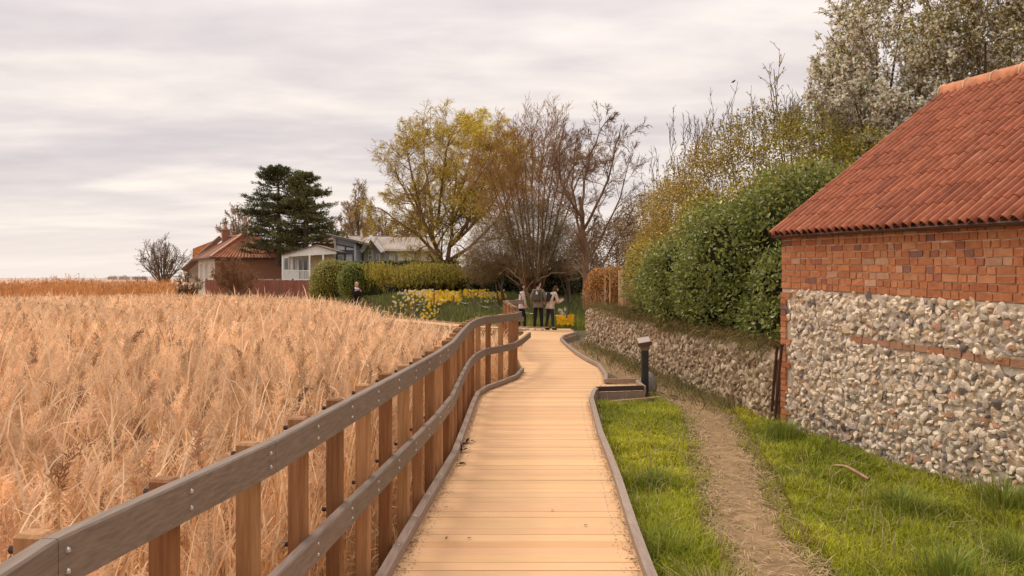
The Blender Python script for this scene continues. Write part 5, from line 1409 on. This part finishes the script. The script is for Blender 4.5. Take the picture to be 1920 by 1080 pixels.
tree_thing('dead_shrub', 'bleached bare branching twigs above the rounded end of the garden wall', 'shrub', base, bt, [dict(m=4, s0=.3, s1=1, ang=.6, lr=.45, npts=4, wob=.15, trop=(0, 0, .05), rr=.6)], tw_col=(3.4, 2.8, 2.0), trunk_col=(3.2, 2.6, 1.9))
# dry stalks and ivy tumbling over the wall under the shrub
g = G(); n = 20000; s = RNG.uniform(.3, WL - 1, n); k = RNG.random(n) < fbm(s, 0 * s, .9, 2) * 1.2; s = s[k]; n = len(s)
b = W0 + wd_ * s[:, None] + wnn * (RNG.normal(.04, .17, n) - .06)[:, None]; b[:, 2] = .80 + .012 * s + RNG.uniform(-.03, .14, n)
d = unit(wnn * RNG.uniform(-.3, 1, (n, 1)) + RNG.normal(0, .6, (n, 3)) + [0, 0, -.15]); L = RNG.uniform(.06, .26, n)
g.ribbons(np.stack([b, b + d * L[:, None] * .5 + [0, 0, .03], b + d * L[:, None] - [0, 0, .05]], 1), np.tile([.004, .005, .001], (n, 1)), unit(RNG.normal(0, 1, (n, 3))), var(n, .3, (.24, .17, .07)) * np.where(RNG.random((n, 1)) < .3, np.array([[.5, .75, .4]]), 1))
tag(g.build('wall_creeper', M['grass']), kind='stuff')
g = G(); n = 5200; s = RNG.uniform(1, WL - .5, n); k = RNG.random(n) < fbm(s, 0 * s, .7, 8) ** .6; s = s[k]; n = len(s)
b = W0 + wd_ * s[:, None] + wnn * (RNG.exponential(.22, n) + .2)[:, None]; b[:, 2] = -.165
k = b[:, 0] > rx(b[:, 1]) + .15; b, s = b[k], s[k]; n = len(s)
d = unit(RNG.normal(0, .5, (n, 3)) * [1, 1, .2] + [0, 0, .8]); L = RNG.uniform(.05, .28, n)
g.ribbons(np.stack([b, b + d * L[:, None] * .6, b + d * L[:, None] + RNG.normal(0, .04, (n, 3))], 1), np.tile([.006, .007, .001], (n, 1)), unit(RNG.normal(0, 1, (n, 3))), var(n, .3, (.25, .21, .085)))
tag(g.build('wall_foot_weeds', M['grass']), kind='stuff')

# ------------------------------------------------------------------ information post, stakes and small things
root = thing('information_post', 'black post with a slanted information board at the end of the boardwalk spur', 'sign', (2.215, 13.35, -.16))
g = G(); g.box((2.215, 13.35, .21), (.115, .115, .90), None, (1, 1, 1), bev=.012); g.build('post', M['black'], root)
g = G(); g.prism([(2.15, 13.29, .60), (2.28, 13.29, .60), (2.30, 13.29, .72), (2.13, 13.29, .68)], (0, .12, 0), (.62, .56, .50)); g.build('bracket', M['kerb'], root)
bx = unit(np.array([.98, -.05, .18])); by = unit(np.array([-.10, .92, .28])); by = unit(by - bx * (by @ bx)); bz = np.cross(bx, by)
g = G(); g.box((2.205, 13.37, .745), (.23, .24, .06), np.array([bx, by, bz]), (.42, .34, .30)); g.build('board', M['kerb'], root)
g = G(); g.box(np.array((2.205, 13.37, .745)) + bz * .030, (.20, .21, .008), np.array([bx, by, bz]), (.42, .34, .29)); g.build('panel', M['paint'], root)
for (a, b, lab) in (((1453, 775, 10.25), (1466, 648, 10.28), 'thicker dark rusty iron stake leaning against the barn corner'), ((1447, 757, 10.5), (1457, 652, 10.5), 'thinner dark iron stake leaning just left of the thicker one at the barn corner')):
    p, q = pt(*a), pt(*b); w = .019 if 'thicker' in lab else .012
    g = G(); g.tubes(np.array([p - [0, 0, .1], p * .5 + q * .5, q]), np.full(3, w), 6, (.55, .32, .26)); g.tubes(np.array([q - [0, 0, .01], q + [0, 0, .012]]), np.array([w * 1.5, w * 1.5]), 6, (.55, .32, .26))
    tag(g.build('iron_stake', M['bark'], smooth=False), lab, 'stake', 'iron stakes at the barn corner')
g = G(); a = np.linspace(0, 1, 9); p0, p1 = at(1563, 872, -.07), at(1626, 898, -.06)
P = p0 + (p1 - p0) * a[:, None] + np.stack([.01 * np.sin(a * 7), .02 * np.sin(a * 5), .035 * np.sin(a * 3.1)], 1)
g.tubes(P, np.interp(a, [0, .6, 1], [.006, .016, .013]), 7, (2.9, 2.5, 2.0)); g.tubes(P[:4] + np.linspace(0, 1, 4)[::-1, None] * [-.09, .02, -.01], np.array([.004, .005, .007, .008]), 5, (2.9, 2.5, 2.0))
tag(g.build('dead_stick', M['bark'], smooth=True), 'pale bleached stick lying in the grass below the barn wall', 'stick')
for (x0, y0, x1, y1, lab) in ((1470, 798, 1525, 823, 'thin dry stalk leaning in the grass near the barn corner'), (1545, 880, 1570, 895, 'short thin dry stalk left of the bleached stick')):
    g = G(); p0, p1 = at(x0, y0, -.02), at(x1, y1, -.08); g.tubes(np.array([p0, p0 * .5 + p1 * .5 + [0, 0, .03], p1]), np.array([.003, .006, .004]), 5, (2.6, 2.1, 1.5)); tag(g.build('dry_stalk', M['bark'], smooth=True), lab, 'stalk')
g = G(); p0, p1 = at(1146, 753, -.12), at(1238, 745, -.10); g.beam(p0, p1, .10, .028, (1.15, 1.0, .62)); tag(g.build('old_plank', M['kerb']), 'mossy old plank lying in the grass in front of the spur', 'plank')
g = G(); g.balls([at(1213, 738, -.13) + [.05, .25, .1]], [[.16, .15, .24]], (.30, .27, .24), sub=2, jit=.07); tag(g.build('boulder', M['flint'], smooth=True), 'dark rounded boulder just behind the information post', 'rock')
# withered leaves on the deck by the left kerb
for (px, py, s, lab) in ((874, 829, 1.3, 'largest dark curled dead leaf on the deck beside the left kerb'), (866, 834, 1.0, 'dark dead leaf against the left kerb, beside the largest one'), (866, 845, 1.1, 'flat dark dead leaf just in front of the largest one by the left kerb'),
                         (862, 870, .8, 'small dark dead leaf by itself a step nearer along the left kerb')):
    p = at(px, py, .012); g = G()
    for q in range(5):
        d = unit(RNG.normal(0, 1, 3) * [1, 1, .25] + [.4, 0, .1]); P = p + d * (np.linspace(0, 1, 5) * .085 * s)[:, None] + np.array([0, 0, 1]) * (np.sin(np.linspace(0, 3, 5)) * .014 * s)[:, None]
        g.ribbons(P[None], np.array([[.002, .012, .014, .009, .001]]) * s, unit(np.cross(d, [0, 0, 1.0]) + RNG.normal(0, .3, 3))[None], (.42, .28, .2))
    tag(g.build('dead_leaf', M['bark']), lab, 'leaf', 'dead leaves by the left kerb')
specks = [(837, 1009), (880, 1009), (837, 951), (1098, 985), (1036, 957), (838, 892), (1183, 1036), (1185, 1048), (1174, 985), (764, 1032), (771, 1018), (986, 702), (780, 992), (984, 703.5)]
first = None
for px, py in specks:
    p = at(px, py, .008); g = G()
    for q in range(2):
        d = unit(RNG.normal(0, 1, 3) * [1, .6, .12]); P = p + d * (np.linspace(-.5, .5, 4) * .028)[:, None] + np.array([0, 0, .004])
        g.ribbons(P[None], np.array([[.001, .006, .005, .001]]), unit(np.cross(d, [0, 0, 1.0]))[None], (.5, .33, .22))
    tag(g.build('leaf_scrap', M['bark']), 'tiny scrap of dead leaf lying on the open planks', 'leaf scrap', 'scraps of dead leaf on the planks')

# ------------------------------------------------------------------ a bird on the topmost shoot
bp_ = pt(1375, 154, 18.4)
root = thing('small_bird', 'small dark bird perched on the tallest bare shoot of the ochre shrub', 'bird', bp_); root.scale = (.5, .5, .5)
g = G(); P = bp_ + np.array([[-.10, 0, -.03], [-.06, 0, -.012], [-.02, 0, .01], [.02, 0, .035], [.05, 0, .06], [.07, 0, .085], [.09, 0, .088], [.115, 0, .083]])
g.tubes(P, np.array([.004, .016, .036, .042, .03, .026, .018, .002]), 9, (.5, .42, .38)); g.build('body', M['bark'], root, smooth=True)
g = G()
for s_ in (-1, 1): g.leaves(bp_[None] + [[.03, s_ * .036, .04]], np.array([[-1, s_ * .1, -.35]]), np.array([[0, s_ * 1.0, .2]]), .13, .05, (.35, .3, .28))
g.build('wing', M['bark'], root)
g = G(); g.tubes(np.array([bp_ + [.015, .01, -.01], bp_ + [.01, .008, -.045]]), np.array([.004, .003]), 4, (.4, .3, .2)); g.tubes(np.array([bp_ + [.015, -.01, -.01], bp_ + [.01, -.004, -.045]]), np.array([.004, .003]), 4, (.4, .3, .2)); g.build('leg', M['bark'], root)

# ------------------------------------------------------------------ people
def skinned(name, pts, edges, m, parent, sub=2):
    """pts: {key: (xyz, radius or (rx, ry))}; grown with a skin modifier, baked to a mesh"""
    keys = list(pts); ix = {k: i for i, k in enumerate(keys)}
    me = bpy.data.meshes.new(name); me.from_pydata([pts[k][0] for k in keys], [(ix[a], ix[b]) for a, b in edges], [])
    o = bpy.data.objects.new(name, me); COLL.objects.link(o)
    md = o.modifiers.new('skin', 'SKIN'); md.use_smooth_shade = True
    for k in keys:
        r = pts[k][1]; r = (r, r) if np.isscalar(r) else r
        me.skin_vertices[0].data[ix[k]].radius = r
    me.skin_vertices[0].data[0].use_root = True
    s = o.modifiers.new('smooth', 'SUBSURF'); s.levels = s.render_levels = sub
    dg = bpy.context.evaluated_depsgraph_get()
    baked = bpy.data.meshes.new_from_object(o.evaluated_get(dg))
    o.modifiers.clear(); o.data = baked; baked.name = name
    baked.materials.clear(); baked.materials.append(m)
    baked.polygons.foreach_set('use_smooth', np.ones(len(baked.polygons), bool))
    o.parent = parent
    return o
def cloth(name, c):
    return mat(name, c, tuple(x * .72 for x in c), 14.0, 0.95, attr=False, spec=.1)
def person(label, loc, rz, h, jacket, trousers, shoe, hair, hair_len, arms, lean=0.0, legs=0.06, collar=None, vest=None, head_turn=0.0, head_drop=0.0, coat=False):
    """faces local +y. arms: [(elbow, wrist)] for left (-x) and right (+x) in metres for a 1.7 m figure"""
    root = thing('person', label, 'person', loc); root.rotation_euler = (0, 0, rz); root.scale = (h / 1.7,) * 3
    def bend(p):
        x, y, z = p
        if z > .92:
            d = z - .92; y, z = y * math.cos(lean) + d * math.sin(lean), .92 + d * math.cos(lean) - y * math.sin(lean)
        return (x, y, z)
    ct, st = math.cos(head_turn), math.sin(head_turn)
    def hd(x, y, z): x, y = x * ct - y * st, x * st + y * ct; return bend((x, y + head_drop, z - head_drop * .4))
    J = {'pelvis': (bend((0, 0, .93)), (.10, .075)), 'waist': (bend((0, .01, 1.08)), (.105, .075)), 'chest': (bend((0, 0, 1.27)), (.12, .09)), 'neck0': (bend((0, -.005, 1.42)), (.065, .06)),
         'neck1': (hd(0, .005, 1.49), .052), 'jaw': (hd(0, .025, 1.545), (.062, .07)), 'skull': (hd(0, .01, 1.625), (.074, .088)), 'crown': (hd(0, 0, 1.685), (.05, .06))}
    Ed = [('pelvis', 'waist'), ('waist', 'chest'), ('chest', 'neck0'), ('neck0', 'neck1'), ('neck1', 'jaw'), ('jaw', 'skull'), ('skull', 'crown')]
    J['nose'] = (hd(0, .115, 1.585), .012); Ed.append(('skull', 'nose'))
    for s, nm in ((-1, 'l'), (1, 'r')):
        el, wr = arms[0 if s < 0 else 1]
        el, wr = bend(el), bend(wr)
        J['sh' + nm] = (bend((s * .165, 0, 1.375)), .05); J['el' + nm] = (el, .038); J['wr' + nm] = (wr, .028)
        fd = np.array(wr) - np.array(el); fd /= np.linalg.norm(fd)
        palm = np.array(wr) + fd * .07; J['pm' + nm] = (tuple(palm), (.036, .018))
        Ed += [('chest', 'sh' + nm), ('sh' + nm, 'el' + nm), ('el' + nm, 'wr' + nm), ('wr' + nm, 'pm' + nm)]
        side = np.cross(fd, [0, 1.0, .2]); side /= np.linalg.norm(side); cu = np.cross(side, fd)
        for q, (o2, l2) in enumerate(((-.027, .066), (-.009, .076), (.009, .072), (.027, .056))):
            a = palm + side * o2 + fd * .03; b = a + fd * l2 * .55 + cu * .012; c = b + fd * l2 * .35 + cu * .03
            J[f'f{q}{nm}'] = (tuple(a), .009); J[f'g{q}{nm}'] = (tuple(b), .008); J[f'h{q}{nm}'] = (tuple(c), .007)
            Ed += [('pm' + nm, f'f{q}{nm}'), (f'f{q}{nm}', f'g{q}{nm}'), (f'g{q}{nm}', f'h{q}{nm}')]
        a = palm - side * .04 * s - fd * .02; b = a - side * .02 * s + fd * .035 + cu * .012
        J['t' + nm] = (tuple(a), .010); J['u' + nm] = (tuple(b), .008); Ed += [('wr' + nm, 't' + nm), ('t' + nm, 'u' + nm)]
        lx_ = s * (.085 + legs * .3); fy = s * legs
        J['hp' + nm] = (bend((s * .085, 0, .86)), .065); J['kn' + nm] = ((lx_, fy * .6 + .015, .48), .045); J['an' + nm] = ((lx_ * 1.05, fy - .02, .085), .034); J['to' + nm] = ((lx_ * 1.15, fy + .13, .035), (.036, .026))
        Ed += [('pelvis', 'hp' + nm), ('hp' + nm, 'kn' + nm), ('kn' + nm, 'an' + nm), ('an' + nm, 'to' + nm)]
    body = skinned('body', J, Ed, M['skin'], root, 2)
    # clothes over the same skeleton
    P = {k: J[k] for k in ('pelvis', 'waist', 'chest', 'neck0', 'shl', 'ell', 'wrl', 'shr', 'elr', 'wrr')}
    bottom = .62 if coat else .825
    P = {'pelvis': (bend((0, 0, .95)), (.172, .138)), 'hem': (bend((0, 0, bottom)), (.182 if not coat else .19, .148)), 'waist': (J['waist'][0], (.155, .12)), 'chest': (J['chest'][0], (.178, .135)), 'neck0': (J['neck0'][0], (.075, .07))}
    Pe = [('pelvis', 'hem'), ('pelvis', 'waist'), ('waist', 'chest'), ('chest', 'neck0')]
    arm = {}; ae = []
    for nm in 'lr':
        P['sh' + nm] = (J['sh' + nm][0], .076); P['el' + nm] = (J['el' + nm][0], .058); P['wr' + nm] = (tuple(np.array(J['wr' + nm][0]) * .94 + np.array(J['el' + nm][0]) * .06), .042)
        Pe += [('chest', 'sh' + nm), ('sh' + nm, 'el' + nm), ('el' + nm, 'wr' + nm)]
    skinned('coat' if coat else 'jacket', P, Pe, jacket, root, 2)
    if vest:
        V = {'pelvis': (bend((0, 0, .95)), (.175, .135)), 'waist': (J['waist'][0], (.168, .135)), 'chest': (J['chest'][0], (.188, .148)), 'top': (bend((0, 0, 1.375)), (.15, .10))}
        skinned('vest', V, [('pelvis', 'waist'), ('waist', 'chest'), ('chest', 'top')], vest, root, 2)
    Tq = {'pelvis': (bend((0, 0, .885)), (.115, .085))}; Te = []
    for nm in 'lr':
        Tq['hp' + nm] = (tuple(np.array(J['hp' + nm][0]) - [0, 0, .03]), .086); Tq['kn' + nm] = (J['kn' + nm][0], .068); a = np.array(J['an' + nm][0]); Tq['an' + nm] = (tuple(a + [0, 0, .02]), .052)
        Te += [('pelvis', 'hp' + nm), ('hp' + nm, 'kn' + nm), ('kn' + nm, 'an' + nm)]
    skinned('trousers', Tq, Te, trousers, root, 2)
    for nm in 'lr':
        a, t = np.array(J['an' + nm][0]), np.array(J['to' + nm][0])
        skinned('shoe', {'heel': (tuple(a + [0, -.03, -.035]), (.046, .045)), 'mid': (tuple((a + t) / 2 + [0, .01, -.015]), (.046, .044)), 'toe': (tuple(t + [0, .02, .0]), (.044, .032))}, [('heel', 'mid'), ('mid', 'toe')], shoe, root, 2)
    g = G(); hc_ = [np.array(hd(0, -.025, 1.645)), np.array(hd(0, -.045, 1.60))]; hs_ = [[.084, .094, .078], [.080, .066, .075]]
    if hair_len > .02: hc_ += [np.array(hd(0, -.055, 1.60 - hair_len * .8)), np.array(hd(-.055, -.01, 1.59 - hair_len * .6)), np.array(hd(.055, -.01, 1.59 - hair_len * .6))]; hs_ += [[.085, .055, .09], [.035, .05, .075], [.035, .05, .075]]
    g.balls(np.array(hc_), np.array(hs_), (1, 1, 1), sub=3, jit=.015); e = g.build('hair', hair, smooth=True); e.parent = root
    g = G()
    for s in (-1, 1):
        e = np.array(hd(s * .03, .088, 1.622)); g.balls([e], [[.011, .008, .007]], (.04, .03, .03), jit=0)
    e = g.build('eyes', M['paint']); e.parent = root
    g = G(); g.balls([np.array(hd(0, .088, 1.548))], [[.022, .010, .006]], (.45, .16, .14), jit=0); e = g.build('mouth', M['paint']); e.parent = root
    g = G()
    for s in (-1, 1): g.balls([np.array(hd(s * .078, .005, 1.60))], [[.010, .020, .030]], (.50, .30, .21), jit=0)
    e = g.build('ears', M['paint']); e.parent = root
    if collar: skinned('scarf', {'a': (bend((-.09, .02, 1.42)), (.07, .07)), 'b': (bend((.0, .09, 1.33)), (.07, .06)), 'c': (bend((.09, .02, 1.42)), (.07, .07)), 'd': (bend((0, -.05, 1.43)), (.06, .055))}, [('a', 'b'), ('b', 'c'), ('c', 'd')], collar, root, 2)
    return root, bend
BLK = cloth('black_cloth', (.022, .020, .022)); DKH = cloth('dark_hair', (.035, .022, .016)); BRH = cloth('brown_hair', (.10, .055, .035)); BLH = cloth('blonde_hair', (.55, .38, .22))
PINK = cloth('pale_jacket_cloth', (.60, .50, .45)); OLV = cloth('olive_grey_cloth', (.22, .185, .14)); WHT_ = cloth('white_shoe', (.80, .76, .72)); CRM = cloth('cream_knit', (.62, .50, .40)); NVY = cloth('charcoal_cloth', (.045, .042, .048))
TAN = cloth('tan_shoe', (.35, .25, .18))
def backpack(label, root, bend, cols, c=(0, -.20, 1.20), size=(.30, .15, .42)):
    """worn on the back of the person root"""
    t = bpy.data.objects.new('backpack', None); COLL.objects.link(t)
    mw = root.rotation_euler.to_matrix(); s = root.scale[0]
    t.location = Vector(root.location) + mw @ (Vector(bend(c)) * s); t.rotation_euler = root.rotation_euler.copy(); t.scale = root.scale
    tag(t, label, 'backpack')
    def ch(name, g, m):
        o = g.build(name, m, smooth=False); o.parent = t; return o
    g = G(); g.box((0, 0, 0), size, None, (1, 1, 1), bev=.045); ch('bag', g, cols[0])
    g = G(); g.box((0, -size[1] / 2 - .02, -.06), (size[0] * .78, .05, size[2] * .48), None, (1, 1, 1), bev=.018); ch('pocket', g, cols[0])
    g = G(); g.prism([(-.035, -size[1] / 2 - .004, .06), (.05, -size[1] / 2 - .004, .06), (.03, -size[1] / 2 - .004, .13), (-.005, -size[1] / 2 - .004, .18), (-.025, -size[1] / 2 - .004, .13)], (0, -.006, 0), (.75, .7, .66)); ch('pale_patch', g, M['paint'])
    for sx in (-1, 1):
        a = np.linspace(0, 1, 9); P = np.stack([np.full(9, sx * .11), .05 + .34 * np.sin(a * np.pi) * .8, .20 - .42 * a + .06 * np.sin(a * np.pi)], 1)
        g = G(); g.ribbons(P[None], np.full((1, 9), .024), np.array([[1.0, 0, 0]]), (1, 1, 1)); ch('strap', g, cols[0])
    return t
DZ = 0.0
r, b = person('person in a pale jacket and black trousers, dark hair, standing behind the railing', (.35, 28.1, DZ), R(-80), 1.60, PINK, BLK, WHT_, DKH, .12, (((-.22, .02, 1.12), (-.20, .14, .93)), ((.22, .02, 1.12), (.21, .12, .92))), coat=False, legs=.10)
g = G(); g.ribbons((np.array([.35, 28.1, 0]) + np.array([[-.10, -.09, 1.31], [-.02, -.16, 1.15], [.02, -.165, .98], [.05, -.15, .84]]))[None], np.full((1, 4), .02), np.array([[.8, -.3, .2]]), (1, 1, 1))
tag(g.build('bag_strap', BLK), 'dark strap of a bag slung over the pale jacket', 'strap')
r, b = person('tall person in an olive-grey hoodie, black trousers and white shoes, seen from behind', (.91, 27.75, DZ), R(-14), 1.69, OLV, BLK, WHT_, DKH, 0, (((-.25, .0, 1.12), (-.20, .14, .98)), ((.25, .0, 1.12), (.20, .15, .98))), head_turn=R(-50), legs=.07, collar=OLV)
backpack('dark backpack with a pale patch on the back of the olive hoodie', r, b, (cloth('dark_olive_bag', (.10, .09, .075)),), size=(.26, .12, .37))
r, b = person('stooping person in a dark vest with cream sleeves, holding up a phone', (1.32, 27.9, DZ), R(-62), 1.58, CRM, NVY, BLK, BRH, .07, (((-.20, .20, 1.12), (-.07, .40, 1.28)), ((.22, .18, 1.10), (.06, .42, 1.26))), lean=R(20), legs=.08, collar=CRM, vest=NVY, head_drop=.04)
bk = backpack('black and white daypack on the back of the stooping person', r, b, (cloth('charcoal_bag', (.05, .05, .058)),), size=(.26, .13, .36))
mw = r.rotation_euler.to_matrix(); s_ = r.scale[0]
ph = Vector(r.location) + mw @ (Vector(b((-.005, .52, 1.32))) * s_)
g = G(); g.box((0, 0, 0), (.085, .012, .16), None, (.05, .05, .055), bev=.004); g.box((.022, .010, .055), (.03, .008, .03), None, (.02, .02, .02)); o = g.build('phone', M['paint']); o.location = ph; o.rotation_euler = r.rotation_euler; tag(o, 'dark phone held up in the hands of the stooping person', 'phone')
Yk = 36.0
r, b = person('blonde person in a long black coat with a white collar, standing alone behind the reeds', (pt(669, 540, Yk)[0], Yk, DZ), R(205), 1.63, BLK, BLK, BLK, BLH, .05, (((-.27, .10, 1.16), (-.12, .28, 1.28)), ((.27, .10, 1.16), (.12, .28, 1.30))), coat=True, collar=cloth('white_fur', (.78, .72, .68)))
# ------------------------------------------------------------------ far shore
g = G(); n = 80; x = np.linspace(-1900, 200, n); h = 9 + 9 * fbm(x * .004, 0 * x, 1, 5) * sm(-1250, -900, x) + 2 * RNG.random(n)
h = np.where(x < -1350, 3.5, h); Yf = 2600
g.add(np.concatenate([np.stack([x, np.full(n, Yf), np.full(n, -2.0)], 1), np.stack([x, np.full(n, Yf + 120.), h], 1), np.stack([x, np.full(n, Yf + 700.), np.full(n, -2.)], 1)]), np.concatenate([[[i, i + 1, n + i + 1, n + i], [n + i, n + i + 1, 2 * n + i + 1, 2 * n + i]] for i in range(n - 1)]), c=(.34, .33, .36))
tag(g.build('far_hills', M['paint'], smooth=True), kind='structure')
for px, w, hh, lab in ((211, 13, 4.5, 'low far building with a dark roof, leftmost of the three on the marsh horizon'), (233, 14, 5.5, 'far building with a pointed roof, middle one of the three on the marsh horizon'), (262, 24, 4.0, 'long low far building nearest to the spiky bare shrub on the horizon')):
    Yb = 620; p = pt(px, 522, Yb); k = Yb / F
    root = thing('far_building', lab, 'building', (p[0], Yb, 0), 'buildings on the marsh horizon'); w2 = w * k / 2; hh = hh * k
    g = G(); g.box((p[0], Yb, 1.3 + hh * .25 - .7), (2 * w2, 5, hh * .5 + 2.6), None, (.40, .34, .31)); g.build('wall', M['paint'], root)
    g = G(); z0, z1 = 1.9 + hh * .45, 1.9 + hh * (1.05 if px != 262 else .8); g.prism([(p[0] - w2 * 1.05, Yb - 2.9, z0), (p[0] + w2 * 1.05, Yb - 2.9, z0), (p[0] + w2 * (.7 if px != 233 else .1), Yb, z1), (p[0] - w2 * (.7 if px != 233 else .1), Yb, z1)], (0, 2.0, 0), (.22, .17, .16)); g.build('roof', M['paint'], root)
